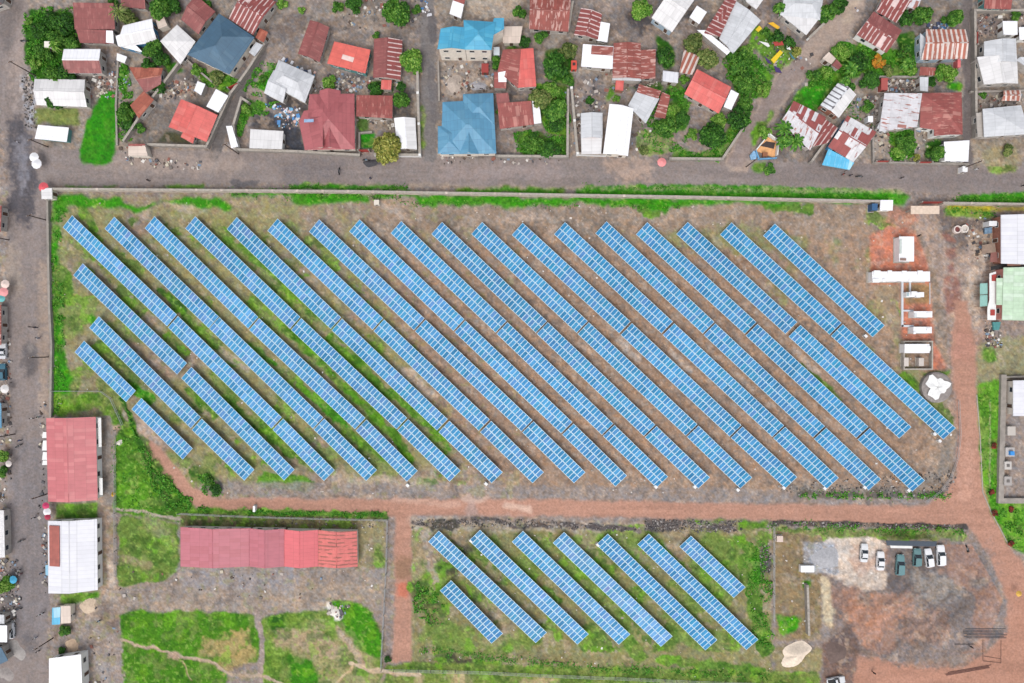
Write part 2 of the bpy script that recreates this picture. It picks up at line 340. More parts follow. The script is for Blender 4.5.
paint('976 385 1000 378 998 500 1048 500 1048 560 1020 552 1008 545 992 515 980 490', (100,158,44), 3, 1.5, 2)
paint('994 392 996 500 1010 545 1000 540 990 510', GRN, 3, 2, 3, op=.7)
paint('990 400 990 495', (150,160,110), 6, .8, 1, width=1.5)
# ---- red dirt road
paint('140 445 152 440 170 460 195 488 215 498 400 499 560 500 700 503 820 505 925 505 945 495 956 475 959 440 951 350 955 300 968 300 975 345 979 440 981 480 992 515 1012 550 1048 590 1048 708 850 708 845 665 860 655 900 668 960 668 985 655 1000 640 1008 600 990 560 975 535 968 526 900 526 800 521 600 517 412 515 412 600 413 662 391 662 395 600 395 517 250 513 205 510 190 502 165 480 150 460', RED, 2, 1.2, 2.5)
paint('200 500 400 503 420 512 395 515 210 508', (172,130,112), 2, 3, 3, op=.5)
for s, o in (('465 498 485 500', .6), ('505 505 530 508', .8), ('410 520 410 520.1', .2), ('395 500 460 505', .3)): paint(s, (220,188,170), 2, 3, 4, width=6, op=o)
paint('470 495 480 515 560 517 480 519 465 515', (176,158,152), 2, 3, 4, op=.6)
paint('962 440 975 440 972 500 960 500', (205,160,140), 2, 4, 3, op=.6)
paint('952 330 972 330 975 360 955 360', (190,140,124), 2, 5, 3, op=.6)
paint('396 555 413 555 413 580 396 580', (140,112,88), 2, 3, 3, op=.7); paint('398 582 410 582 410 595 398 595', (206,120,96), 2, 3, 2, op=.8)
# ---- south-east lots
paint('412 524 770 528 772 708 412 708', (142,138,96), 0, 2, 2)
paint('412 524 770 528 772 650 420 655', (116,138,68), 3, 3, 5, patch=1, pn=mid, pth=.51, pw=.16, grass=.5)
paint('412 524 770 528 772 650 420 655', (172,152,132), None, 3, 5, patch=1, pn=med2, pth=.60, pw=.12, op=.6)
for s, wd, c in (('575 560 640 620', 9, (92,150,34)), ('500 560 560 600', 7, GR2), ('660 545 690 580', 9, (84,150,30)), ('745 560 765 650', 16, GR2), ('740 540 765 560', 12, GR2), ('620 630 640 655', 14, GR2), ('755 560 757 580', 10, GRN), ('640 585 665 600', 8, GRN), ('470 560 440 570', 7, GR2), ('473 663 500 664', 9, (120,168,50)), ('660 660 760 670', 9, GR2)):
    paint(s, c, 3, 3, 5, width=wd, op=.9)
for s, wd, c in (('418 590 435 615', 20, (96,100,64)), ('445 565 452 575', 9, (70,70,58)), ('455 545 470 550', 8, (80,78,70)), ('437 658 470 662', 9, (66,66,56))):
    paint(s, c, 3, 4, 6, width=wd, op=.85)
paint('425 535 435 580', (176,158,146), 0, 3, 4, width=8, op=.7)
paint('412 517 560 522 640 524 600 531 412 531', (176,164,150), 0, 2, 4, op=.7)
paint('415 522 430 524 445 525 460 521 480 519 492 519 505 524 525 526 560 525 600 527 640 531', LAVA, 4, 1.5, 4, width=4.5)
paint('433 525 455 525', (84,82,74), 4, 2, 5, width=9)
paint('645 519 680 519 680 532 645 532', LAVA, 4, 1, 3); paint('705 523 742 522 740 531 705 532', LAVA, 4, 1.5, 4); paint('768 522.5 966 527', (88,80,76), 4, 1, 2, width=5)
paint('678 520 770 521 768 528 740 530 740 523 700 524', GR2, 3, 2, 3)
paint('770 527 966 530 966 541 770 541', (130,138,84), 3, 2, 4)
paint('772 530 822 535 822 640 775 640', (146,128,98), 0, 2, 4)
paint('860 655 900 666 960 666 985 654', (160,128,112), None, 3, 6, width=9, op=.6)
paint('760 545 770 545 771 575 760 572', LAVA, 4, 2, 3); paint('775 615 800 615 798 632 780 632', GRN, 3, 2, 5); paint('803 580 812 580 812 588 803 588', GRN, 3, 1, 3)
paint('824 541 940 541 972 541 988 566 1004 600 1006 632 985 652 900 664 860 655 840 640 822 600', (142,129,124), 4, 3, 4)
paint('900 545 985 545 1005 610 960 640 900 600', (124,116,114), 4, 12, 6, op=.7)
paint('905 572 960 572 955 600 915 600', (156,150,142), 4, 5, 10, op=.5)
paint('900 610 945 612 950 640 900 645', (168,128,108), 4, 5, 8, op=.5); paint('845 600 880 600 885 625 850 640', (178,132,112), 4, 5, 8, op=.6)
paint('870 625 905 600 925 590', (104,96,96), 4, 2, 3, width=3, op=.6); paint('885 655 935 610', (108,98,98), 4, 2, 3, width=3, op=.6)
paint('880 575 910 575 915 595 890 610', (106,98,98), 4, 4, 6, op=.6)
paint('820 541 835 538 870 538 885 545 886 590 865 592 840 580 825 575', SAND, 5, 2, 4); paint('820 575 832 580 834 627 824 625', (205,190,162), 5, 2, 3)
paint('803 541 838 542 838 575 803 572', (176,176,180), 0, 1.5, 2)
paint('845 708 862 655 905 668 960 668 990 652 1006 640 1012 600 1000 575 1048 610 1048 708', (184,138,118), 2, 4, 6)
paint('840 590 880 595 920 590 900 620 870 650 850 640', (180,136,114), None, 6, 8, op=.6)
paint('822 640 860 640 858 665 850 708 822 708', (130,106,96), 0, 3, 5); paint('826 635 850 628 862 655 840 668 828 655', (112,96,92), 4, 3, 6)
paint('772 645 775 708 822 708 820 650', (150,140,104), 0, 2, 4)
paint('412 662 820 672 820 708 380 708 385 666', (120,142,66), 3, 2, 3); paint('380 672 480 674 560 680 560 708 380 708', (176,160,120), None, 3, 6, patch=1, pn=mid, pth=.5)
# ---- south-west
paint('116 426 128 420 150 455 175 488 200 508 390 512 390 520 385 520 160 520 118 515 112 500', (84,134,36), 3, 2, 4)
paint('122 398 135 432 150 466 168 506', (40,96,22), 3, 1.5, 3, width=5)
paint('118 430 140 440 165 480 180 505 165 515', (54,92,28), 3, 3, 5, width=10, op=.7); paint('118 470 150 485 155 510 120 505', (92,148,36), 3, 4, 5)
paint('52 416 120 414 128 425 116 430 112 500 114 600 98 600 98 500 98 416', (170,150,134), 0, 2, 3)
paint('52 395 100 392 118 408 124 425 108 425 104 408 52 416', (110,152,50), 3, 2, 4); paint('100 392 120 410 134 440 128 440 115 415 98 400', (86,120,40), 3, 2, 3)
paint('102 415 112 415 114 505 103 505', (146,136,128), 6, 2, 2); paint('56 503 98 503 98 519 56 519', GR2, 3, 1, 2)
paint('118 517 180 522 180 570 165 580 118 590', (110,136,62), 3, 2, 5); paint('118 510 180 518', (176,166,150), 6, 1, 3, width=3.5)
paint('122 560 150 565', (168,148,126), None, 3, 5, width=8, op=.6); paint('150 520 170 540', (150,150,110), 3, 4, 5, width=12, op=.7)
paint('180 513 385 517 385 530 180 527', (118,108,78), 3, 1.5, 3); paint('250 513 385 514', GR2, 3, 1.5, 3, width=4)
paint('357 520 386 520 384 600 357 600', (150,142,108), 0, 2, 3); paint('375 545 384 545 383 600 374 600', GR2, 3, 3, 4, op=.6)
paint('110 590 180 575 180 567 385 567 384 612 330 605 265 625 258 612 120 612 122 708 88 708 88 640 60 640 60 600 98 602', (158,145,136), 0, 2, 4)
paint('110 590 385 580 384 606 250 610 110 610', (168,152,136), None, 5, 6, patch=1, pn=mid, pth=.45, op=.6)
paint('180 568 300 568 300 590 185 590', (150,146,150), None, 5, 5, op=.6)
paint('84 600 98 597 96 615 84 617', (206,184,160), 5, 3, 4); paint('66 640 78 638 80 652 66 652', (200,172,146), 5, 3, 4); paint('108 560 116 560 116 588 110 590', (206,186,168), 0, 2, 3)
paint('102 610 118 612 118 632 104 632', (112,98,94), 0, 4, 5, op=.7)
paint('60 594 100 591 99 597 75 604 60 603', (96,154,26), 3, 1, 2)
paint('120 613 175 610 256 614 261 636 258 663 205 668 160 655 122 650', (80,136,28), 3, 1.5, 4); paint('122 640 165 655 225 668 228 708 122 708', (78,134,28), 3, 1.5, 4)
paint('262 616 330 608 330 600 352 600 370 610 381 625 381 668 381 708 264 708', (112,144,56), 3, 1.5, 4)
paint('262 616 381 625 381 708 264 708', (168,152,120), None, 3, 5, patch=1, pn=med2, pth=.52, pw=.12, op=.7)
paint('330 600 352 600 372 612 381 630 381 660 355 650 345 625', (70,140,20), 3, 2, 3); paint('268 615 285 615 285 628 270 632', VDG, 3, 2, 3); paint('288 655 312 660 320 680 312 700 288 680', (64,134,22), 3, 2, 3)
paint('275 630 320 628 335 645 335 660 300 652 275 645', (182,156,134), None, 3, 6, op=.8); paint('338 630 355 650 362 665', (186,162,140), 0, 3, 4, width=7, op=.8)
paint('200 640 255 630 258 665 230 672 200 655', (168,150,100), None, 5, 6, patch=1, pn=mid, pth=.47, pw=.1)
paint('258 612 262 640 259 708', (166,150,142), 6, 1.2, 3, width=5.5); paint('122 641 160 650 175 655 190 657 215 664 232 676 260 676 300 690', (186,166,144), 6, 1.2, 3, width=3)
paint('168 652 178 652 180 660 166 660', (176,152,132), 6, 2, 3); paint('182 660 192 680', (170,160,120), 6, 1, 3, width=1.5)
paint('350 665 380 672 420 676', (200,178,150), 6, 1, 3, width=4); paint('330 690 352 668', (200,178,140), 6, 1, 2, width=2.5); paint('328 604 340 617', (228,222,212), 5, 2, 4, width=6)
paint('88 640 122 640 122 708 88 708', (160,148,142), 0, 4, 5)
paint('88 650 120 700', (176,168,164), None, 5, 8, width=9, op=.6)
# ---- residential greens (lawns, verges, gardens)
for s, c in (('98 93 116 93 118 110 117 150 112 165 83 165 80 150 84 130 92 112', (50,140,16)), ('119 63 129 65 129 95 118 94', GRN), ('26 10 74 10 76 45 64 60 60 85 36 78 26 60', VDG), ('33 108 80 110 78 125 38 124', (130,140,80)),
    ('160 55 186 68 172 78 164 66', GRN), ('190 64 200 72 230 72 242 84 228 92 205 84', (92,136,42)), ('255 90 262 75 275 62 272 80 264 95', GRN), ('243 100 275 104 262 112 250 118 240 135 236 132', (88,132,50)),
    ('372 80 395 80 395 92 370 92', VDG), ('359 133 375 133 375 148 359 148', (46,140,24)), ('358 115 368 115 368 132 358 132', (90,120,60)), ('420 105 425 105 426 150 420 150', (130,150,80)), ('505 45 530 48 525 60 505 58', VDG),
    ('516 130 566 138 566 157 520 155', (84,122,48)), ('530 85 568 85 567 140 545 130', (90,120,46)), ('545 50 575 50 573 85 548 82', VDG), ('608 85 618 85 612 100 606 104', GR2), ('668 100 690 90 685 130 665 135', (80,130,44)),
    ('672 158 720 160 743 128 735 125 712 150 690 150 680 145', (120,156,76)), ('640 130 672 130 672 155 636 155', (140,148,100)), ('728 50 750 52 774 76 764 98 745 105 740 95 725 75', (72,122,46)), ('757 25 800 50 780 74 750 43', (104,146,56)),
    ('838 43 870 45 865 70 850 80 830 108 803 112 800 96 812 78 825 62', (70,122,40)), ('796 94 806 86 815 108 795 122 784 116', (70,130,36)), ('856 38 880 45 916 55 916 78 880 78 860 70', (78,134,36)), ('895 35 915 30 917 60 900 58', VDG),
    ('801 90 824 86 826 104 812 108 803 102', (50,146,18)), ('890 135 914 130 912 160 892 160', (96,140,56)), ('926 140 944 140 944 161 926 161', VDG), ('982 150 1016 145 1018 172 988 174', (146,146,92)), ('945 82 960 82 960 90 945 90', GRN),
    ('753 150 770 120 775 110 765 115 750 135', GR2), ('752 165 765 163 765 172 752 172', GR2), ('655 35 675 45 672 70 662 68', VDG), ('620 90 660 82 665 92 650 92', VDG), ('664 90 672 75 686 90 676 105', VDG)):
    paint(s, c, 3, 1.5, 5)
for s, c, o in (('330 20 420 12 410 70 370 60 330 40', (140,128,120), .6), ('150 100 180 110 175 140 140 140', (120,112,106), .7), ('440 66 490 66 490 92 442 96', (160,148,138), .8), ('448 78 466 78 466 96 448 98', (186,172,160), .8), ('575 75 606 75 606 108 575 108', (120,112,112), .7),
    ('465 -10 520 -10 520 20 470 20', (196,180,162), .8), ('625 8 650 18 660 30 640 35 625 20', (74,72,76), .8), ('262 111 300 118 304 150 285 150 284 128 248 127', (78,78,84), 1), ('265 92 310 98 306 112 268 107', (70,68,70), .95), ('160 85 195 80 195 100 170 100', (186,160,140), .5), ('910 -10 960 -10 960 12 915 8', (132,122,116), .8), ('975 18 1002 18 1002 35 975 35', (136,122,118), .8), ('872 132 890 132 900 160 872 160', (176,160,146), .7), ('975 140 1024 140 1024 165 972 168', (160,146,124), .7)):
    paint(s, c, 0, 2, 5, op=o)
paint('18 75 34 72 38 130 28 128', (170,168,172), 4, 3, 4, patch=1, pn=fine, pth=.45, pw=.2)
paint('157 142 166 131 183 133 192 144', (84,84,62), 0, 1, 1)
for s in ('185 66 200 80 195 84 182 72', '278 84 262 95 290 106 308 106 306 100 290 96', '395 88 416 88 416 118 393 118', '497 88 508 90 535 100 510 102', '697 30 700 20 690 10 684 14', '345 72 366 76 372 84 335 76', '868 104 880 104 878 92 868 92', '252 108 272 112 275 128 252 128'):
    paint(s, (92,88,88), 0, 1.6, 4, op=.8)  # dark lava ground near houses, with the shade between buildings painted in
# cumulative grain: stones, dry tufts
gcl = CLS == 3; sharp = vnoise(GX, GY, 1.9, 611); tuft = fbm(GX, GY, 3.0, 655, 2); calm = 1-.8*((GX < 120) & (GY < 170))
for cc, seed, th in ((DRY, 701, .60), (VDG, 733, .60), ((118,176,40), 761, .64)):
    n_ = fbm(GX, GY, 12, seed, 4); k_ = np.clip((n_-th)/.07+.5, 0, 1)*(.34 if seed == 701 else .5)*gcl*calm*np.where((GY > 178) & (GY < 212), .3, 1); COL = COL*(1-k_[..., None])+L3(cc)*k_[..., None]
k_ = np.clip((tuft-.70)/.05, 0, 1)*.45*gcl*calm; COL = COL*(1-k_[..., None])+L3((160,194,92))*k_[..., None]; k_ = np.clip((.30-tuft)/.05, 0, 1)*.4*gcl; COL = COL*(1-k_[..., None])+L3((34,82,16))*k_[..., None]
for cc, seed, th in (((196,176,158), 801, .64), ((112,98,90), 833, .62), ((150,150,96), 861, .66)):
    n_ = fbm(GX, GY, 7, seed, 4); k_ = np.clip((n_-th)/.06+.5, 0, 1)*.36*((CLS == 0) | (CLS == 4))*(1.0 if seed < 861 else ((GY > 190) & ((GX < 520) | ((GY > 520) & (GX < 820))))); COL = COL*(1-k_[..., None])+L3(cc)*k_[..., None]
# wheel-dragged streaks on the dirt lot
su_ = (GX*.8-GY*.6); sv_ = (GX*.6+GY*.8); sk_ = fbm(su_*.3+wxn*34, sv_*1.7+wyn*26, 14, 907, 5); lot = inside(GX, GY, pts_of('835 545 972 545 1003 600 985 652 850 660 830 600'))
COL *= (1+(sk_-.5)*.95*lot)[..., None]; rd_ = np.clip((fbm(GX, GY, 40, 977, 4)-.56)/.08+.5, 0, 1)*.4*lot; COL = COL*(1-rd_[..., None])+L3((182,134,112))*rd_[..., None]
sk2 = fbm(GX*2.2, GY*.22, 9, 933, 3); COL *= (1+(sk2-.5)*.30*((CLS == 1) & (GX < 60)))[..., None]; sk3 = fbm(GX*.22, GY*2.2, 9, 951, 3); COL *= (1+(sk3-.5)*.30*((CLS <= 2) & (CLS > 0) & (GX >= 60)))[..., None]
g = (fine-.5)*.5+(mid-.5)*.22+(big-.5)*.12+(sharp-.5)*.34
hue = (fbm(GX, GY, 4, 200, 2)-.5)*np.where(CLS == 2, .5, 1); sp = NR.rand(*GX.shape)
amp = np.where((CLS == 1) | (CLS == 2), .45, 1.0)
COL *= (1+g*amp)[..., None]*(1+(NR.rand(*GX.shape)-.5)[..., None]*.26*np.where(amp < 1, .4, 1)[..., None])
h2 = (vnoise(GX, GY, 2.2, 222)-.5)*((CLS == 0) | (CLS == 4)); COL[..., 0] *= 1+hue*.22*amp+h2*.18; COL[..., 2] *= 1-hue*.22*amp-h2*.22
st = (sp > .992) & (CLS != 3) & (CLS != 2) & (CLS != 1); COL[st] = COL[st]*1.5
COL = np.clip(COL, .005, .8)
Z = GR*(.04+.42*np.clip(fbm(GX, GY, 7, 301, 3)-.35, 0, 1)+.10*(sp-.5)*2*.8)+np.where(CLS == 4, .03*(fine-.3)+.02*sp, 0)
Z = Z+.03*(fine-.5)
Z[:2] = 0; Z[-2:] = 0; Z[:, :2] = 0; Z[:, -2:] = 0
gm = bpy.data.materials.new('ground_cover'); gm.use_nodes = True
def ground_material(nm, bump, rough):
    m = bpy.data.materials.new(nm); m.use_nodes = True; N = m.node_tree.nodes; L = m.node_tree.links; b = N['Principled BSDF']
    at = N.new('ShaderNodeAttribute'); at.attribute_name = 'cover'
    tc = N.new('ShaderNodeTexCoord'); n1 = N.new('ShaderNodeTexNoise'); n1.inputs['Scale'].default_value = 1.9; n1.inputs['Detail'].default_value = 5; n1.inputs['Roughness'].default_value = .7
    L.new(tc.outputs['Object'], n1.inputs['Vector'])
    mr = N.new('ShaderNodeMapRange'); mr.inputs[1].default_value = .3; mr.inputs[2].default_value = .7; mr.inputs[3].default_value = .78; mr.inputs[4].default_value = 1.22
    L.new(n1.outputs['Fac'], mr.inputs[0]); v = N.new('ShaderNodeVectorMath'); v.operation = 'SCALE'; L.new(at.outputs['Color'], v.inputs[0]); L.new(mr.outputs[0], v.inputs['Scale'])
    L.new(v.outputs[0], b.inputs['Base Color']); b.inputs['Roughness'].default_value = rough; b.inputs['Specular IOR Level'].default_value = .15
    bp = N.new('ShaderNodeBump'); bp.inputs['Strength'].default_value = bump; bp.inputs['Distance'].default_value = .15; L.new(n1.outputs['Fac'], bp.inputs['Height']); L.new(bp.outputs[0], b.inputs['Normal'])
    return m
VX = (GX-512)*S; VY = (341.5-GY)*S
idx = np.arange(NXg*NYg).reshape(NYg, NXg)
quads = np.stack([idx[:-1, :-1], idx[1:, :-1], idx[1:, 1:], idx[:-1, 1:]], -1).reshape(-1, 4)
fc = CLS[:-1, :-1].reshape(-1)
allv = np.stack([VX, VY, Z], -1).reshape(-1, 3); allc = COL.reshape(-1, 3)
names = {0: ('ground', .5, .95), 1: ('road', .2, .9), 2: ('dirt_road', .25, .95), 3: ('grass', .8, .9), 4: ('gravel', .3, .95), 5: ('sand', .3, .95), 6: ('path', .3, .95)}
for k, (nm, bu, ro) in names.items():
    q = quads[fc == k]
    if not len(q): continue
    used, inv = np.unique(q, return_inverse=True); q2 = inv.reshape(-1, 4); vv = allv[used]; cc = allc[used]
    if k == 0:   # the same sheet runs on to the horizon
        x0, x1 = VX[0, 0], VX[0, -1]; y1, y0 = VY[0, 0], VY[-1, 0]; B = 2500; b0 = len(vv)
        ring = np.array([(x0,y0,0),(x1,y0,0),(x1,y1,0),(x0,y1,0),(-B,-B,0),(B,-B,0),(B,B,0),(-B,B,0)])
        vv = np.vstack([vv, ring]); cc = np.vstack([cc, np.tile(L3((140,130,112)), (8, 1))])
        q2 = np.vstack([q2, b0+np.array([(4,5,1,0),(5,6,2,1),(6,7,3,2),(7,4,0,3)])])
    me = bpy.data.meshes.new(nm); me.vertices.add(len(vv)); me.vertices.foreach_set('co', vv.astype(np.float32).ravel())
    me.loops.add(len(q2)*4); me.loops.foreach_set('vertex_index', q2.astype(np.int32).ravel())
    me.polygons.add(len(q2)); me.polygons.foreach_set('loop_start', np.arange(0, len(q2)*4, 4, dtype=np.int32))
    me.update(calc_edges=True)
    ca = me.color_attributes.new('cover', 'FLOAT_COLOR', 'POINT'); ca.data.foreach_set('color', np.hstack([cc, np.ones((len(cc), 1))]).astype(np.float32).ravel())
    me.materials.append(ground_material(nm+'_surface', bu, ro)); me.shade_smooth()
    o = bpy.data.objects.new(nm, me); C.objects.link(o); o['kind'] = 'stuff' if k == 3 else 'structure'
    if k == 3: o['label'] = 'short green grass and weeds covering lawns, verges and field strips'; o['category'] = 'grass'
bpy.data.materials.remove(gm)
# ---------------------------------------------------------------- solar tables
def panel_material():
    m = bpy.data.materials.new('solar_cells'); m.use_nodes = True; N = m.node_tree.nodes; L = m.node_tree.links; b = N['Principled BSDF']
    oi = N.new('ShaderNodeObjectInfo'); cr = N.new('ShaderNodeValToRGB'); L.new(oi.outputs['Random'], cr.inputs[0])
    e = cr.color_ramp.elements; cols = [(42,120,168), (54,138,188), (62,130,186), (78,150,202), (50,140,182), (86,136,194)]
    e[0].position = 0; e[0].color = (*alb(cols[0]), 1); e[1].position = 1; e[1].color = (*alb(cols[-1]), 1)
    for i, c in enumerate(cols[1:-1]):
        x = e.new((i+1)/5); x.color = (*alb(c), 1)
    geo = N.new('ShaderNodeNewGeometry'); nz = N.new('ShaderNodeTexNoise'); nz.inputs['Scale'].default_value = .035; nz.inputs['Detail'].default_value = 2
    L.new(geo.outputs['Position'], nz.inputs['Vector'])
    mr = N.new('ShaderNodeMapRange'); mr.inputs[1].default_value = .35; mr.inputs[2].default_value = .65; mr.inputs[3].default_value = .9; mr.inputs[4].default_value = 1.12; L.new(nz.outputs['Fac'], mr.inputs[0])
    v = N.new('ShaderNodeVectorMath'); v.operation = 'SCALE'; L.new(cr.outputs[0], v.inputs[0]); L.new(mr.outputs[0], v.inputs['Scale'])
    n2 = N.new('ShaderNodeTexNoise'); n2.inputs['Scale'].default_value = .9; n2.inputs['Detail'].default_value = 4; L.new(geo.outputs['Position'], n2.inputs['Vector']); m2 = N.new('ShaderNodeMapRange'); m2.inputs[1].default_value = .3; m2.inputs[2].default_value = .7; m2.inputs[3].default_value = .84; m2.inputs[4].default_value = 1.16; L.new(n2.outputs['Fac'], m2.inputs[0]); mm = N.new('ShaderNodeMath'); mm.operation = 'MULTIPLY'; L.new(mr.outputs[0], mm.inputs[0]); L.new(m2.outputs[0], mm.inputs[1]); L.new(mm.outputs[0], v.inputs['Scale'])
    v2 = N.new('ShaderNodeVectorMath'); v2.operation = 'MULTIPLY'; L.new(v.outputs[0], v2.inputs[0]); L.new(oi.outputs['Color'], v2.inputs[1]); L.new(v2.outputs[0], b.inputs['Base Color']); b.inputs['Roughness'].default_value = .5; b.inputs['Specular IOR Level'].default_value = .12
    return m
M_cell = panel_material(); M_edge = mat('panel_frame', (198,228,244), .4, .03); M_steel = mat('rack_steel', (150,155,158), .5, .1, metal=.2)
TILT = R(9); PW = 1.0; PL = 2.03
def panel_mesh():
    mb = MB(); hx, hy = PW/2-.012, PL/2-.02; t = .04; bx, by = .072, .085
    o4 = [(-hx,-hy),(hx,-hy),(hx,hy),(-hx,hy)]; i4 = [(-hx+bx,-hy+by),(hx-bx,-hy+by),(hx-bx,hy-by),(-hx+bx,hy-by)]
    for i in range(4):
        j = (i+1) % 4; mb.poly([(*o4[i], t), (*o4[j], t), (*i4[j], t), (*i4[i], t)], M_edge); mb.poly([(*o4[i], 0), (*o4[j], 0), (*o4[j], t), (*o4[i], t)], M_edge)
    mb.poly([(*p, t) for p in i4], M_cell); mb.poly([(*p, 0) for p in reversed(o4)], M_edge)
    return mb.mesh('solar_panel')
pm = panel_mesh()
ROWS = [  # each diagonal row of the field, from the left: centres of the two ends of each table
 [(79.4,346.4,131,396.4),(136.5,403.6,187.8,454)],
 [(94.1,322,195.8,422.7),(196.8,424.2,249.4,475.1)],
 [(78.1,269.3,182.1,368.8),(186.3,372.5,289.4,475)],
 [(67.5,221.3,172.0,320.5),(173,321.7,276.7,422.9),(277.9,424.1,329.4,475.5)],
 [(109.5,222.7,213.8,322.4),(214.3,322.9,318.2,423.1),(319.0,424.0,371.6,475.4)],
 [(149.7,222.3,253.2,322.8),(254.1,324,360.2,423.6),(361.1,425,412.3,476.2)],
 [(190.3,222.4,295.2,322.8),(296.2,324,401.8,423.5),(402.8,424.8,455.1,476.1)],
 [(231.8,223.1,335.9,323.2),(336.9,324.4,442.3,424.8),(444,426.4,497.2,477.7)],
 [(272.6,224.6,377.8,324),(378.8,325.2,484.2,425.1),(485.7,426.5,538.2,477.7)],
 [(314.1,225.5,419.2,324.3),(420.3,325.5,526.9,425.7),(527.9,426.8,579.7,477.7)],
 [(354.4,225.4,458.9,325.1),(459.9,326.3,566.7,427.7),(567.9,429.1,621.2,481.1)],
 [(395.9,227.1,501,326.8),(502,328,607.6,429.2),(608.7,430.4,662.2,482.2)],
 [(436.7,228,541.3,326.9),(542.3,328,649.5,430.4),(650.6,431.6,704.2,483)],
 [(476.7,228,582.1,326.9),(583.2,328.1,691.5,430),(692.6,431.2,746.2,483)],
 [(517.2,228.8,624.8,327.4),(626.3,329,735.5,430.9),(736.6,432.1,791.2,482.7)],
 [(559.5,228.2,667.1,327.5),(668.5,329.1,778.1,431.2),(779.1,432.4,832.7,483.3)],
 [(600.9,227.3,708.5,327.8),(709.5,329.1,818.8,431.8),(820,433.3,874.8,484.7)],
 [(641.6,228.3,750.5,328),(751.5,329.8,862.2,432.3),(863.5,433.8,918.5,486)],
 [(682,228,791.3,328),(794.4,330.7,905.3,432.7)],
 [(725.7,228.5,835.5,328.8),(836.8,330,949.5,433.7)],
 [(768.9,229.6,878.6,331.3)]]
LOWER = [[(433.5,536.1,541.3,637.7)], [(445.5,585.4,497.2,638.5)], [(474.5,535.2,583,639.3)], [(517.4,536.3,624.5,639.5)], [(558.4,537.4,666.7,641.5)], [(602,539.1,711.3,645.1)], [(643,539,752.3,644.7)], [(685.1,541.1,739.6,592.5)]]
ORD = ['first','second','third','fourth','fifth','sixth','seventh','eighth','ninth','tenth','eleventh','twelfth','thirteenth','fourteenth','fifteenth','sixteenth','seventeenth','eighteenth','nineteenth','twentieth','twenty-first']
ZC = 1.05
def lerp1(a, b, t): return a+(b-a)*t
rack_cache = {}
def rack_mesh(n):
    if n in rack_cache: return rack_cache[n]
    mb = MB(); L_ = n*PW
    for v in (-1.4, -.5, .5, 1.4): mb.box((0, v, -.045), (L_-.1, .07, .08), M_steel)
    rack_cache[n] = mb.mesh('rack'); return rack_cache[n]
def leg_mesh():
    a = MB(); a.tube((0, 0, -.45), (0, 0, 0), .06, .06, M_steel, 6); a.box((0, 0, -.42), (.3, .3, .1), M_conc); return a
def solar_table(seg, label, group, tint=None):
    xm = (seg[0]+seg[2])/2; q = max(0, min(1, (xm-120)/450)); r_ = random.uniform(.94, 1.05); tint = tint or (lerp1(1.65, .92, q)*r_, lerp1(1.16, 1.0, q)*r_, lerp1(1.10, .98, q)*r_)  # tint shifts with position: reflection differences put into the panel colour
    a = P(seg[0], seg[1], ZC); b = P(seg[2], seg[3], ZC); d = b-a; L_ = d.length; n = max(2, round(L_/PW)); sx = L_/(n*PW)
    rz = math.atan2(d.y, d.x); c = (a+b)/2
    t = thing('solar_table', label, 'solar panels', (c.x, c.y, 0), rz, group)
    # local +y points to the upper right of the photograph, the raised edge
    Mt = Matrix.Translation((0, 0, ZC)) @ Matrix.Rotation(TILT, 4, 'X')
    r = bpy.data.objects.new('rack', rack_mesh(n)); link(r, t); r.matrix_local = Mt @ Matrix.Diagonal((sx, 1, 1, 1))
    for k in range(n):
        for s in (-1, 1):
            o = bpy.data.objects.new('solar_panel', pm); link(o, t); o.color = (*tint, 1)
            o.matrix_local = Mt @ Matrix.Translation(((k+.5-n/2)*PW*sx, s*PL/2, random.uniform(-.004, .004))) @ Matrix.Diagonal((sx, 1, 1, 1))
    k = max(2, round(L_/6)); 
    for i in range(k):
        for s in (-1, 1):
            x = (i+.5-k/2)*L_/k; y = s*1.15; zt = ZC+math.sin(TILT)*s*1.2-.08
            key = ('leg', s)
            if key not in rack_cache:
                mb = MB(); mb.tube((0, 0, .08), (0, 0, zt), .06, .06, M_steel, 6); mb.box((0, 0, .06), (.4, .4, .12), M_conc); rack_cache[key] = mb.mesh('leg')
            o = bpy.data.objects.new('leg', rack_cache[key]); link(o, t); o.location = (x, y, 0)
POSN = {1: [''], 2: ['upper', 'lower'], 3: ['upper', 'middle', 'lower']}
for i, row in enumerate(ROWS):
    for j, seg in enumerate(row):
        lab = ('%s blue solar panel table of the %s diagonal row from the left, large field' % (POSN[len(row)][j], ORD[i])) if len(row) > 1 else 'lone blue solar panel table forming the rightmost diagonal row of the large field'
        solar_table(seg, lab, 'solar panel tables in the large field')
LL = ['long pale blue solar table, leftmost full length one in the small lower field', 'short blue solar table below the leftmost long one in the small lower field', 'second long solar table from the left in the small lower field', 'third long solar table from the left in the small lower field',
 'palest lavender blue long solar table, middle of the small lower field', 'deep blue long solar table just right of the palest one, lower field', 'rightmost long solar table reaching lowest right in the small field', 'short blue solar table at the upper right end of the small lower field']
TINTS = [(1.45,1.1,1.05),(1.05,1,1),(1.4,1.08,1.04),(1.35,1.08,1.03),(2.1,1.2,1.12),(.85,.95,.96),(.95,.97,.98),(1.45,1.06,1.05)]  # reflection brightness put into the panel colour; the palest table is dusty
for r, l, t_ in zip(LOWER, LL, TINTS): solar_table(r[0], l, 'solar panel tables in the small lower field', t_)
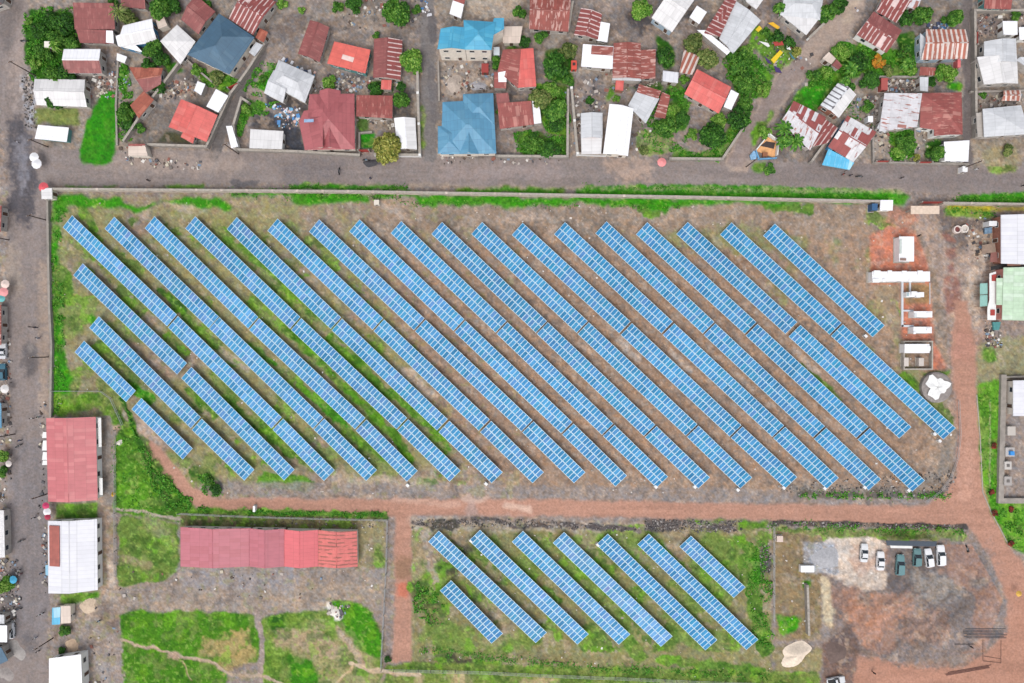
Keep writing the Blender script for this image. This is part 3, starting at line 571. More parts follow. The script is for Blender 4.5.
# ---------------------------------------------------------------- buildings
def order(q):
    a = sum(q[i][0]*q[(i+1) % 4][1]-q[(i+1) % 4][0]*q[i][1] for i in range(4))
    return q if a > 0 else [q[1], q[0], q[3], q[2]]
def lerp(a, b, t): return a+(b-a)*t
def roof_solid(mb, q, h, kind, rh, m1, m2=None, th=.09, ridge=.5, hip=.45, cap=None, wallmb=None, wallmat=None, base=0, inset=.35):
    """q: four world points (CCW) ; ridge parallel to q0q1, slope A on the q0q1 side, slope B on the q3q2 side"""
    q = [Vector((p[0], p[1])) for p in q]; m2 = m2 or m1
    ux = (q[1]-q[0]).normalized(); uy = Vector((-ux.y, ux.x))
    def uv(p): d = Vector((p[0], p[1]))-q[0]; return (d.dot(ux), d.dot(uy)*1.05)
    def prof(Q, hh, rr, drop):
        e = [Vector((p.x, p.y, hh-drop)) for p in Q]
        if kind == 'gable':
            a = lerp(Q[0], Q[3], ridge); b = lerp(Q[1], Q[2], ridge); A = Vector((a.x, a.y, hh+rr-drop)); B = Vector((b.x, b.y, hh+rr-drop))
            return e, [([e[0], e[1], B, A], 0), ([e[2], e[3], A, B], 1)], [([e[3], e[0], A],), ([e[1], e[2], B],)], (A, B)
        if kind == 'hip':
            wd = ((Q[3]-Q[0]).length+(Q[2]-Q[1]).length)/2; ln = (Q[1]-Q[0]).length; t = min(.5, hip*wd/ln)
            a = lerp(Q[0], Q[3], .5); b = lerp(Q[1], Q[2], .5); a2 = lerp(a, b, t); b2 = lerp(a, b, 1-t); A = Vector((a2.x, a2.y, hh+rr-drop)); B = Vector((b2.x, b2.y, hh+rr-drop))
            f = [([e[0], e[1], B, A], 0), ([e[2], e[3], A, B], 1), ([e[1], e[2], B], 0), ([e[3], e[0], A], 1)]
            return e, f, [], (A, B)
        if kind == 'shed':   # q3q2 side high
            e2 = [e[0], e[1], e[2]+Vector((0,0,rr)), e[3]+Vector((0,0,rr))]
            return e2, [(e2, 0)], [], None
        return e, [(e, 0)], [], None
    e, faces, gab, rd = prof(q, h, rh, 0)
    for f, s in faces: mb.poly(f, (m1, m2)[s], [uv(p) for p in f])
    for f, s in faces: mb.poly([Vector((p.x, p.y, p.z-th)) for p in reversed(f)], (m1, m2)[s])
    # rim
    if kind == 'gable':
        A, B = rd; rim = [e[0], e[1], B, e[2], e[3], A]
    else: rim = e
    for i in range(len(rim)):
        a, b = rim[i], rim[(i+1) % len(rim)]; mb.poly([(a.x,a.y,a.z-th),(b.x,b.y,b.z-th),b,a], m1)
    if rd and (rd[0]-rd[1]).length > .5:
        A, B = rd; n = Vector((-(B-A).y, (B-A).x, 0)).normalized()*.16; up = Vector((0,0,.05)); dn = Vector((0,0,-.02))
        mb.poly([A-n+dn, B-n+dn, B+up, A+up], cap or m1, [(0,0),(3,0),(3,.3),(0,.3)]); mb.poly([A+up, B+up, B+n+dn, A+n+dn], cap or m1, [(0,0),(3,0),(3,.3),(0,.3)])
    if wallmb is not None:
        c = sum(q, Vector((0,0)))/4; Q = []
        for i in range(4):
            p = q[i]; e1 = (q[(i+1) % 4]-p).normalized(); e2 = (q[i-1]-p).normalized(); Q.append(p+(e1+e2)*inset)
        frac = inset/max(1, (q[3]-q[0]).length/2)
        _, wf, wg, wr = prof(Q, h+(rh*frac if kind in ('gable','hip') else 0), rh*(1-frac) if kind in ('gable','hip') else rh*(1-frac*1.0), th+.03)
        we = _
        for i in range(4):
            a, b = we[i], we[(i+1) % 4]; wallmb.poly([(a.x,a.y,base),(b.x,b.y,base),b,a], wallmat)
        for g in wg: wallmb.poly(g[0], wallmat)
        for f, s in wf: wallmb.poly(f, wallmat)
        return Q
win_cache = {}
def window_at(p, dirv, parent, z, wd=1.2, hg=1.1, door=False):
    key = (wd, hg, door)
    if key not in win_cache:
        a = MB(); 
        for bx in (((-wd/2, 0, 0), (.08, .08, hg)), ((wd/2, 0, 0), (.08, .08, hg)), ((0, 0, hg/2), (wd+.08, .08, .08)), ((0, 0, -hg/2), (wd+.16, .14, .08))): a.box(*bx, M_frame)
        b = MB(); b.box((0, .01, 0), (wd-.08, .03, hg-.08), M_door if door else M_glass)
        win_cache[key] = (a.mesh('door_frame' if door else 'window_frame'), b.mesh('door_leaf' if door else 'pane'))
    A, B = win_cache[key]
    o = bpy.data.objects.new('door' if door else 'window', A); link(o, parent); rz = math.atan2(dirv.y, dirv.x)
    o.location = (p.x, p.y, z); o.rotation_euler = (0, 0, rz)
    c = bpy.data.objects.new('leaf' if door else 'pane', B); link(c, o)
HS = lambda h: 1.0 if h > 5.5 else .80
def building(name, label, cat, roofs, wall='cream', openings=True, group=None):
    """roofs: (quad in photo pixels, eave height, kind, rise, material[, material2])"""
    qs = []
    for r in roofs:
        v = [float(t) for t in r[0].replace(',', ' ').split()]; h = r[1]*HS(r[1])
        qs.append(order([P(v[i], v[i+1], h) for i in range(0, 8, 2)]))
    c = sum((Vector((p.x, p.y, 0)) for p in qs[0]), Vector())/4
    t = thing(name, label, cat, c, 0, group)
    wm = MB(); allQ = []
    for k, (r, q) in enumerate(zip(roofs, qs)):
        mb = MB(); q = [Vector((p.x-c.x, p.y-c.y)) for p in q]
        m1 = RM[r[4]]; m2 = RM[r[5]] if len(r) > 5 and r[5] else None
        open_ = len(r) > 6 and r[6] == 'open'
        Q = roof_solid(mb, q, r[1]*HS(r[1])+k*.013, r[2], r[3], m1, m2, wallmb=None if open_ else wm, wallmat=WALL[wall], inset=.3 if (q[1]-q[0]).length > 4 else .12)
        mb.build('roof', t)
        if open_:
            for p in q:
                pp = lerp(p, sum(q, Vector((0,0)))/4, .08); pb = MB(); pb.tube((pp.x, pp.y, 0), (pp.x, pp.y, r[1]*.8-.1), .06, .06, M_wood, 6); pb.build('post', t)
        if Q: allQ.append((Q, r[1]*HS(r[1])))
    if wm.v: wm.build('wall', t)
    if openings and allQ:
        for qi, (Q, h) in enumerate(allQ[:2]):
            cc = sum(Q, Vector((0,0)))/4; did = qi > 0
            for i in sorted(range(4), key=lambda i: ((Q[i]+Q[(i+1) % 4])/2+Vector((c.x, c.y))).length):
                a, b = Q[i], Q[(i+1) % 4]; ln = (b-a).length; d = (b-a).normalized()
                if ln < 2.0 or h < 1.9: continue
                nout = Vector((d.y, -d.x)); off = nout*.03
                k = 1 if ln < 4.5 else (2 if ln < 9 else (3 if ln < 15 else 5))
                for w_ in range(k):
                    p = lerp(a, b, (w_+.5)/k)+off
                    if any(Qo is not Q and inside_q(p+nout*.1, Qo) for Qo, _ in allQ): continue
                    if not did and w_ == k//2: window_at(p, d, t, .98, .95, 1.86, True); did = True
                    else: window_at(p, d, t, 1.45 if h < 2.4 else 1.55, hg=.85 if h < 2.4 else 1.1)
                    if h > 5.5: window_at(p, d, t, h-1.7)
    return t
def inside_q(p, Q):
    return all(((Q[(i+1) % 4]-Q[i]).cross(p-Q[i]) if hasattr(Q[i], 'cross') and len(Q[i]) == 2 else 0) > 0 for i in range(4))
G_, HP, SH, FL = 'gable', 'hip', 'shed', 'flat'
B_ = [
 ('house', 'maroon tin house with lower step roof beside the dense tree clump, upper left', 'house', [('74.6 29.3 115 29.3 115 4.5 74.6 3.9', 3.2, SH, .7, 'maroon'), ('80 42.8 114 43.9 114 31 77 29.9', 2.7, SH, .4, 'maroon'), ('106 42.6 113.8 43.4 113.8 31.6 107.2 31.2', 2.85, SH, .4, 'white')], 'grey'),
 ('shed', 'maroon roofed hut cut off by the top edge near the palm', 'shed', [('122 7 145.5 9 145 -9 120 -9', 2.8, SH, .5, 'maroon')], 'grey'),
 ('house', 'bright white irregular roof over blue walls in the upper left block', 'house', [('123 25.5 152 18.5 157.5 42 120 47', 3.0, G_, .7, 'white', 'offwhite'), ('115.5 36 124 33 143 52.5 118 46', 2.7, FL, 0, 'white')], 'blue'),
 ('shed', 'tiny beige roofed square hut between the white houses', 'shed', [('155 18 163 15 168 26 159 29.5', 2.3, SH, .3, 'beige')], 'cream'),
 ('house', 'off white five sided roof right of the blue walled house', 'house', [('160 41 177 24.5 195.5 41.5 180.5 64.5', 3.0, HP, .9, 'offwhite')], 'grey'),
 ('house', 'plain maroon rectangular roof touching the large slate blue roof', 'house', [('181 19.5 198.5 34.5 215.5 11.7 196 -5', 3.0, G_, .8, 'maroon')], 'grey'),
 ('house', 'large slate blue hipped roof turned diagonally', 'house', [('187 54.5 219 13.3 254.6 37.2 229.3 74.5', 3.8, HP, 2.2, 'navy')], 'cream'),
 ('house', 'half white, half maroon gabled roof among trees, upper left', 'house', [('63.7 49 100.5 49 102 73.5 65 73', 3.4, G_, .9, 'white', 'maroon')], 'grey'),
 ('house', 'long pale grey roof below the trees near the left road', 'house', [('34.5 79 85 79.5 87 107 36.5 105', 3.0, G_, .8, 'offwhite')], 'grey'),
 ('shed', 'small white roofed kiosk with grey side beside the bright lawn', 'shed', [('38 124.8 68.8 127.5 67.4 142.3 35.5 139', 2.2, SH, .3, 'white')], 'teal'),
 ('house', 'ragged dull red roof half hidden by shrubs left of the diagonal wall', 'house', [('129 67 163 68 161 84 145 93', 2.8, G_, .5, 'brown', 'maroon')], 'grey'),
 ('shed', 'small orange brown tilted roof beside the diagonal grey wall', 'shed', [('143.5 91 154 99.6 139.6 119 131 106', 2.6, SH, .4, 'brown')], 'grey'),
 ('shed', 'tiny white square roof below the bright white house', 'shed', [('117 53 127 56.6 125 63.5 117 60.5', 2.3, SH, .2, 'white')], 'grey'),
 ('house', 'bright coral roof with stepped corner inside the diagonal wall', 'house', [('168.5 127 181 99 217.5 115 206.5 142', 3.2, G_, 1.1, 'coral'), ('180.5 137 184 130 196 131 193 143.5', 2.9, FL, .2, 'coral')], 'grey'),
 ('shed', 'narrow white lean-to above the bright coral roof', 'shed', [('197.5 81 205.4 84 201.5 95.7 194.6 90.8', 2.3, SH, .3, 'white')], 'grey'),
 ('shed', 'white tilted roof attached to the right of the coral roof', 'shed', [('216 89 228.4 95.7 219 113 207 107', 2.8, SH, .4, 'white')], 'grey'),
 ('house', 'long maroon roof with many white streaks at the top edge', 'house', [('228.4 18.5 253 35.2 276 2 249 -12', 3.2, G_, .9, 'marstripe')], 'grey'),
 ('shed', 'small brown square roof touching the corner of the slate blue house', 'shed', [('260 28 268 32 264 43 255.8 38', 2.5, SH, .3, 'brown')], 'grey'),
 ('shed', 'small pale grey tilted roof on the alley, right of the slate blue house', 'shed', [('256 42 263 45 255 56.8 249.3 52.7', 2.5, SH, .3, 'greywhite')], 'grey'),
 ('house', 'pale grey L shaped hipped roof between two alleys', 'house', [('278.6 59.6 314.8 76 305 103 270 84', 3.6, HP, 1.2, 'greywhite'), ('274 70 291 78 283 102.8 264 93', 3.4, G_, .7, 'greywhite')], 'grey'),
 ('house', 'plain maroon roof standing alone on bare lava ground, left of coral striped roof', 'house', [('297.8 53.7 310 20 329.4 27.3 319.6 62.2', 3.0, G_, .8, 'maroon')], 'grey'),
 ('house', 'bright coral roof with three pale translucent sheets', 'house', [('327 63.5 334.3 41.4 371 51 366 74.5', 3.0, SH, .7, 'coralstrip')], 'teal'),
 ('house', 'maroon gabled roof with white striped lower right slope', 'house', [('373 77.7 374 38.7 402.5 40 400.5 80', 3.2, G_, 1.1, 'maroon', 'marstripe')], 'grey'),
 ('shed', 'tiny coral roof below the striped maroon gable', 'shed', [('381.4 79.5 391.8 80 391 90 381 89.5', 2.3, SH, .2, 'coral')], 'grey'),
 ('house', 'low maroon rectangular roof joined to the right of the big hipped house', 'house', [('356.6 95 392.7 95.5 392.7 119 356.6 117', 3.0, SH, .5, 'red2')], 'grey'),
 ('house', 'largest faded red hipped roof with cross gables facing the road', 'house', [('309.5 94 354.4 93.6 355 149.3 304.5 150', 3.8, HP, 2.4, 'hipred'), ('304.7 149.6 298.8 121.6 325 119 325 149.2', 3.75, SH, 1.9, 'hipred'), ('298.8 121.8 303.8 110.8 325 110.8 325 121.5', 3.78, SH, 1.7, 'hipred'), ('319.5 112 319.5 90.5 340.5 90.5 340.5 112', 3.9, G_, 1.5, 'hipred'), ('321.6 122 321.6 148.9 340.5 148.9 340.5 122', 3.9, G_, 1.6, 'hipred')], 'cream'),
 ('shed', 'wide white roofed shed on the road wall left of the hipped house', 'shed', [('250.3 129 283.5 131 282.5 149.6 250 148.6', 2.9, SH, .4, 'offwhite')], 'white'),
 ('container', 'narrow white container standing at the mouth of the alley', 'container', [('226 126 232 125.7 238.2 146.6 231.2 148', 2.4, FL, 0, 'white')], 'white'),
 ('house', 'white gabled roof beside the round yellow green tree', 'house', [('397.5 149 394 118 415.3 118 417 149.5', 3.1, G_, .8, 'white', 'offwhite')], 'grey'),
 ('house', 'two storey white house with bright sky blue roof', 'house', [('437.3 49.2 440.6 28.5 467 27.5 466 49.5', 7.2, G_, .9, 'blue'), ('464 49.5 463.5 20 495.5 22 491.5 50', 7.25, HP, 1.6, 'blue'), ('488 38 494 18 504 18 504 29', 7.0, FL, 0, 'blue')], 'cream'),
 ('shed', 'flat beige roof attached right of the sky blue house', 'shed', [('502 26.4 522.6 26 519.7 43 503 43', 3.0, FL, 0, 'beige')], 'cream'),
 ('shed', 'small hut with maroon upper half and white lower half, top edge', 'shed', [('449.4 13.7 461 18.5 464 5 453 1', 2.7, SH, .3, 'white'), ('453 1 464 5 466 -4 455 -6', 2.9, SH, .2, 'red2')], 'grey'),
 ('house', 'large steel blue roof of many hips with arched porch, facing the road', 'house', [('442.5 102 493.5 99 496.3 153.5 440.8 154.3', 3.9, HP, 2.2, 'steel'), ('463 94 493.3 93 494.5 125 463 125', 3.95, HP, 1.7, 'steel'), ('437.8 153.5 437.8 126 462 126 462 154', 3.85, HP, 1.3, 'steel'), ('459.5 128 459.5 153.8 478.5 154 478.5 128', 3.98, G_, 1.5, 'steel')], 'cream'),
 ('house', 'maroon and coral two tone gable beside the dense bushes', 'house', [('520 49 533.4 48 536.3 86.5 517 88', 3.4, SH, .1, 'coral'), ('497.5 71 503 49.5 521 49 518 88.5', 3.3, SH, .2, 'red2'), ('494 88 494 72 507 71.5 506 88.8', 3.1, SH, .2, 'red2'), ('498.4 82 498 72.5 506.5 71 506.5 82', 3.35, FL, 0, 'white')], 'grey'),
 ('house', 'maroon roof with notched dark corner below the two tone gable', 'house', [('499.6 129 534 124.5 531 101.5 497.5 104', 3.2, SH, .5, 'red2'), ('497 104.5 510 103.5 508 93 496 94', 3.4, SH, .3, 'maroon'), ('534 124 541.5 123 539 100.5 532 101', 3.0, FL, 0, 'white')], 'grey'),
 ('house', 'rust streaked maroon roof at the top edge above a small tree', 'house', [('529 29 568.4 31.8 571.3 -7 530.3 -7', 3.3, G_, .8, 'rusty')], 'grey'),
 ('house', 'maroon roof with white sheet on its lower right corner', 'house', [('573.8 35 581 7.8 602 14 598 39.5', 3.1, G_, .7, 'marstripe'), ('596.5 40.5 600.5 21.5 610 23.5 607.4 42.2', 3.0, FL, 0, 'white')], 'grey'),
 ('house', 'white roof with a rusty patch along its upper edge', 'house', [('581 66.5 583 44 613.3 47 612.3 69.5', 3.1, SH, .4, 'white'), ('591 54 591.7 45.3 613 47.5 612.6 56', 3.45, SH, .3, 'rusty')], 'grey'),
 ('house', 'rusty corrugated roof framed by a white lower left strip', 'house', [('612.3 78 613.5 43 640.6 43 641 78.5', 3.3, G_, .6, 'rusty'), ('640.5 79 640 50 655.3 50 655 79', 3.1, SH, .4, 'rusty'), ('612 80 613 72 641 73 641 81', 2.9, FL, 0, 'greywhite')], 'grey'),
 ('shed', 'tiny coral hut below the rusty corrugated roof', 'shed', [('616 79.5 624 80 623 91 615 90', 2.3, SH, .2, 'coral')], 'brick'),
 ('house', 'grey sheet and maroon patchwork roof on a sloping yard', 'house', [('628 105.5 636 91 659 99 645.5 124', 3.0, SH, .4, 'greywhite'), ('636.5 92 639 84 661 91.5 658 99', 3.2, SH, .3, 'rusty'), ('654 117 662 92 670 96 665 119', 3.05, SH, .3, 'rusty')], 'grey'),
 ('house', 'brightest white long gabled roof reaching the road', 'house', [('603 153.8 609.4 103.9 633.6 108.5 628 156', 3.7, G_, .9, 'white')], 'cream'),
 ('house', 'pale grey gabled roof left of the brightest white roof', 'house', [('580.9 138 580.7 113.2 602.5 112.8 602.5 138', 3.2, G_, .7, 'greywhite'), ('581.4 154.2 581 137 602.3 137 601 154', 2.9, SH, .1, 'offwhite')], 'pink'),
 ('house', 'white diagonal roof with a shadowy blue gable end, top edge', 'house', [('651.4 17.8 672 32.2 700 -8 678 -20', 3.6, G_, 1.0, 'offwhite')], 'paleblue'),
 ('shed', 'small off white tilted roof in the narrow yard by the white diagonal house', 'shed', [('697 5.5 707 12 699 24.4 689.3 17.6', 2.5, SH, .2, 'white')], 'grey'),
 ('house', 'wide roof, maroon striped on the left and pale grey on the right', 'house', [('704 33 727 -4 736 1 719 38', 3.1, SH, .7, 'marstripe'), ('719 38.5 736 1 761 20.5 733 54', 3.3, G_, .5, 'greywhite'), ('697 30 705 30 731 51 727 55', 2.9, FL, 0, 'white')], 'grey'),
 ('shed', 'small rust streaked roof under the trees left of the coral roof', 'shed', [('684 49.5 700 56.6 692 75.5 679 73', 2.8, SH, .4, 'ruststripe')], 'grey'),
 ('shed', 'small pale blue white tilted roof near the rusty streaked one', 'shed', [('663 70.5 678.6 72.3 677.6 83.5 662.3 81.5', 2.6, SH, .3, 'palewhite')], 'grey'),
 ('house', 'coral red roof turned diagonally with a white strip at its right end', 'house', [('697 68.9 731.3 87 718.6 113.5 684.4 94', 3.3, G_, .8, 'coral'), ('731 89.5 739 93.6 731.2 110 723.5 106.6', 3.0, FL, 0, 'white')], 'grey'),
 ('house', 'pale grey roof with angled end beside the wide dirt alley, top edge', 'house', [('785 -7 824 -7 820 20 780 15', 3.3, HP, .9, 'greywhite'), ('781 15 803 15 818 20 806 35.5', 3.2, SH, .2, 'offwhite')], 'grey'),
 ('house', 'white roof corner showing at the top edge between two houses', 'house', [('744 -8 766 -4 756 9.8 746 2', 2.9, SH, .2, 'offwhite')], 'grey'),
 ('house', 'gabled roof with grey and white bands standing in green gardens', 'house', [('820 105.5 838.7 82 856.3 94.7 838.7 118', 3.2, G_, .8, 'whiteband', 'offwhite')], 'brick'),
 ('house', 'patchwork white and rusty roof beside banana plants by the road', 'house', [('793.8 100.7 826 117 810 150.5 781 121.5', 3.2, G_, .6, 'whitemar', 'whiterust'), ('824 118 838 128 828 143 812 147', 2.9, SH, .2, 'marstripe')], 'grey'),
 ('house', 'white and maroon patchwork roof with blue awning over the road side', 'house', [('853.3 162.3 828 146.6 847.4 115.4 876.7 132', 3.3, G_, .7, 'whitemar'), ('822 165 849.4 170 853.6 163 828 149', 2.8, SH, .3, 'awning', None, 'open')], 'blue'),
 ('house', 'maroon roof turned diagonally with white windows on its lower side', 'house', [('856.2 34.4 886.5 52.9 902 30.3 873.8 11.3', 3.3, G_, .8, 'marstripe', 'maroon')], 'white'),
 ('house', 'small maroon roof with white patches just above the diagonal maroon house', 'house', [('876.3 11.5 896.3 22.8 910 2 886 -10', 3.1, SH, .5, 'marstripe')], 'grey'),
 ('shed', 'tiny white and rust hut at the top edge right of the maroon roofs', 'shed', [('907 7 917 10 922 -3 910 -4', 2.4, SH, .2, 'whiterust')], 'grey'),
 ('house', 'rust and white striped roof with pale blue wall below it', 'house', [('921 59.8 967 58.8 965.6 29.3 926 29.3', 3.5, G_, .9, 'ruststripe'), ('920 59.5 926 59.5 928 40 920 33', 3.2, FL, 0, 'greywhite')], 'paleblue'),
 ('house', 'brick red roof with teal wall at the top right edge', 'house', [('984 8.5 1011 9.5 1012 -8 984 -8', 3.3, SH, .5, 'red2')], 'teal'),
 ('shed', 'white square roof in the walled yard, upper right', 'shed', [('1002.7 21 1017.4 21 1017 35 1003 35', 2.7, SH, .2, 'white')], 'white'),
 ('shed', 'white roof cut off by the right edge beside the white square roof', 'shed', [('1019 27 1036 27 1036 40 1019 40', 2.7, SH, .2, 'white')], 'white'),
 ('house', 'big pale grey gabled house inside the upper right compound wall', 'house', [('984 63 984 41.5 1016 38.5 1017 62', 3.8, G_, .9, 'greywhite'), ('984 84.5 977 57 1017 56 1018 83.5', 3.7, G_, .8, 'offwhite'), ('1016 60 1020 57 1034 57 1034 72', 3.3, FL, 0, 'greywhite')], 'grey'),
 ('house', 'pale grey roof with stepped left wall, right edge above the road', 'house', [('984 137 982.6 108.8 1021 105.2 1030 134', 3.6, HP, 1.0, 'greywhite'), ('977.5 137 976 113 984 112 985 137', 2.9, FL, 0, 'concrete')], 'grey'),
 ('stall', 'low shelter with cream and orange roof between the two pale grey houses', 'shelter', [('1003.7 90.5 1021 90 1020 100.8 1001.7 100.8', 2.4, G_, .3, 'ruststripe', None, 'open')], 'grey'),
 ('house', 'pale pitted roof freckled with rust beside the maroon hipped house', 'house', [('879 131.5 884.5 93 921 94 916 127.5', 3.3, SH, .5, 'whiterust'), ('877 128 880 121 888 127 885 133', 3.0, FL, 0, 'greywhite')], 'grey'),
 ('house', 'clean maroon hipped roof right of the rust freckled one', 'house', [('919.7 127.5 920.7 93 961.7 92.4 962.7 134', 3.6, HP, 1.6, 'red2'), ('934 136 934 124 962 124 962.5 134.5', 3.55, G_, .5, 'red2')], 'white'),
 ('shed', 'bright white flat square roof at the road corner, upper right', 'shed', [('944 141.7 969.5 140.2 967.5 162 944 161.3', 3.0, SH, .3, 'white')], 'white'),
 ('shed', 'small pale grey square roof above the maroon hipped house', 'shed', [('919.7 76.7 928.5 77 927.5 91.8 919.7 90.8', 2.5, SH, .2, 'greywhite')], 'grey'),
 ('shed', 'small rusty roof strip below the rust and white striped roof', 'shed', [('919.3 75.5 935 75.3 935.3 68 919.7 67', 2.5, SH, .2, 'rusty')], 'grey'),
 ('shed', 'tiny cream and brown roof on the dirt alley edge amid gardens', 'shed', [('829 51.8 836 58.6 831 64.5 822 58.6', 2.4, SH, .2, 'beige'), ('831.5 65 836.6 59 842 66 838 70', 2.2, SH, .2, 'maroon')], 'grey'),
 ('house', 'faded red market hall by the left road with long ridge', 'market hall', [('48 501.6 46 418 95.7 416.8 97.7 500', 3.3, G_, 1.6, 'pinkred')], 'white'),
 ('house', 'white market hall with rusty patch at its upper left corner', 'market hall', [('48.2 593.4 47.8 520.8 97 519 97.7 590', 3.2, G_, 1.3, 'palewhite'), ('49.5 566 49.2 525.5 61 525.3 61.2 566', 3.6, SH, .62, 'maredge')], 'white'),
 ('house', 'bright white hall with row of windows at the lower left edge', 'hall', [('48.8 702 49 658.5 82.2 653.5 84 700', 3.5, SH, .5, 'white')], 'white'),
 ('shed', 'kiosk roof, turquoise on the road side and beige behind', 'kiosk', [('52.3 607.8 60.5 607 60.5 624 52.3 624.5', 2.2, SH, .2, 'awning'), ('60.7 606 70.7 605.7 70.7 623 60.7 623.6', 2.3, FL, 0, 'beige')], 'cream'),
 ('house', 'longest pink red roof in four shades above the grey yard', 'warehouse', [('180.5 566.5 180.5 527 249 528.3 249 566.5', 2.9, G_, 1.3, 'plum'), ('249.2 566.5 249.2 528.3 284 529 284 566.5', 3.0, G_, 1.35, 'plum'), ('284.2 566.5 284.2 529.4 318 530 318 566.5', 2.95, G_, 1.3, 'pinkbright'), ('318.2 566.5 318.2 530 357 530.7 357.7 566.5', 2.98, G_, 1.3, 'pinkspot')], 'cream'),
 ('house', 'white office roof at the right edge beside the dirt yard', 'office', [('1001 263.5 1000.8 214.8 1036 214 1036 265', 4.2, SH, .4, 'palewhite')], 'brick'),
 ('house', 'mint green office roof with pale porch at the right edge', 'office', [('1002 320 1003.5 267.5 1040 267 1040 321', 4.2, SH, .4, 'mint'), ('996.3 305 996.3 278 1003.8 278 1003.5 305', 4.0, FL, 0, 'mint')], 'pink'),
 ('shed', 'white roofed store inside the grey walled compound, right edge', 'store', [('1013 416 1013 380.5 1036 380 1036 416', 3.2, SH, .3, 'palewhite')], 'cream'),
 ('guardhouse', 'small white roofed guardhouse on the perimeter wall beside the gate', 'guardhouse', [('880 210.5 880.5 200 893.2 200 892.6 210.5', 2.8, FL, 0, 'white')], 'cream'),
 ('guardhouse', 'small white roofed hut at the upper left corner of the solar field wall', 'hut', [('41.5 199 41 188.5 52 188 52.3 199', 2.8, FL, 0, 'offwhite')], 'cream'),
 ('gatehouse', 'beige roofed gate lodge with red ridge at the end of the diagonal wall', 'gatehouse', [('128 155.8 128.2 146 146 146 148.6 156.3', 2.6, SH, .4, 'beige'), ('128.4 146 128.4 143.8 144.8 143.8 145.6 146', 3.0, FL, 0, 'red2')], 'cream', False),
 ('roadside_shop', 'white roofed shop cut off by the left edge, level with the market halls', 'shop', [('-8 558 -6 510 4.6 510 5.8 557', 3.0, SH, .3, 'offwhite')], 'grey'),
 ('roadside_shop', 'bright white roofed shop at the lower left edge beside the grey tarps', 'shop', [('-8 641.8 -8 625 7.9 625 7.9 641.8', 3.2, SH, .3, 'white')], 'grey'),
 ('roadside_shop', 'small pale grey roof just above the bright white shop, lower left edge', 'shop', [('-8 624 -8 614.5 4.6 614.5 5 624', 2.7, SH, .2, 'greywhite')], 'grey'),
 ('roadside_shop', 'dark slate roofed shop in the lower left corner behind the tarps', 'shop', [('-8 668 -8 645 2 647 9 660', 2.9, SH, .3, 'navy')], 'grey'),
 ('roadside_shop', 'dark red roof sliver at the left edge beside the puddled road', 'shop', [('-8 230 -8 205 2.5 206 1.5 232', 2.9, SH, .3, 'red2')], 'grey'),
 ('roadside_shop', 'rusty brown roof sliver at the left edge, mid height', 'shop', [('-8 345 -8 305 2 305 2 345', 2.9, SH, .3, 'rusty')], 'grey'),
 ('roadside_shop', 'teal roof sliver at the left edge between two small trees', 'shop', [('-8 428 -8 402 2 403 2.5 428', 2.7, SH, .3, 'steel')], 'grey'),
 ('roadside_shop', 'dark grey roof sliver cut off by the top left corner', 'shop', [('-8 8 -8 -8 6 -8 4 4', 2.9, SH, .3, 'dark')], 'grey'),
]
for r in B_: building(*r[:4], wall=r[4] if len(r) > 4 else 'cream', openings=r[5] if len(r) > 5 else True)
# ---------------------------------------------------------------- trees
def leafmat(name, cols):
    m = bpy.data.materials.new(name); m.use_nodes = True; N = m.node_tree.nodes; L = m.node_tree.links; b = N['Principled BSDF']
    g = N.new('ShaderNodeNewGeometry'); cr = N.new('ShaderNodeValToRGB'); L.new(g.outputs['Random Per Island'], cr.inputs[0])
    e = cr.color_ramp.elements; e[0].color = (*alb(cols[0]), 1); e[1].color = (*alb(cols[-1]), 1)
    for i, c in enumerate(cols[1:-1]):
        x = e.new((i+1)/(len(cols)-1)); x.color = (*alb(c), 1)
    L.new(cr.outputs[0], b.inputs['Base Color']); b.inputs['Roughness'].default_value = .6; b.inputs['Specular IOR Level'].default_value = .2
    return m
LM = dict(under=leafmat('leaves_under', [(40,104,16), (60,136,24), (80,156,34), (124,176,64)]),
 dark2=leafmat('leaves_dark_b', [(18,52,14), (30,76,20), (48,100,28), (80,132,44)]), mid2=leafmat('leaves_mid_b', [(28,72,18), (46,100,26), (74,130,38), (112,158,60)]), light2=leafmat('leaves_light_b', [(48,104,26), (72,130,34), (104,156,50), (150,184,88)]),
 yellow2=leafmat('leaves_yellow_b', [(64,84,30), (110,124,48), (150,146,66), (168,172,96)]), olive2=leafmat('leaves_olive_b', [(44,66,26), (74,98,42), (108,128,62), (136,140,84)]), flame2=leafmat('leaves_flame_b', [(90,110,36), (220,150,44), (190,100,36), (80,110,40)]), red2=leafmat('leaves_red_b', [(90,50,40), (120,50,40), (70,70,40)]),dark=leafmat('leaves_dark', [(26,66,18), (40,92,24), (64,120,34), (100,152,56)]), mid=leafmat('leaves_mid', [(36,84,22), (62,118,32), (92,146,44), (136,176,78)]),
          light=leafmat('leaves_light', [(56,112,28), (92,148,40), (126,172,60), (170,196,104)]), yellow=leafmat('leaves_yellow', [(70,92,32), (132,142,54), (176,168,82), (188,190,110)]),
          olive=leafmat('leaves_olive', [(52,78,30), (92,118,50), (134,152,80), (160,160,100)]), flame=leafmat('leaves_flame', [(190,140,40), (226,160,50), (200,110,40), (120,150,50)]),
          red=leafmat('leaves_red', [(130,50,44), (160,70,50), (110,60,44)]))
M_bark = mat('bark', (120,98,80), .95, .25, 4)
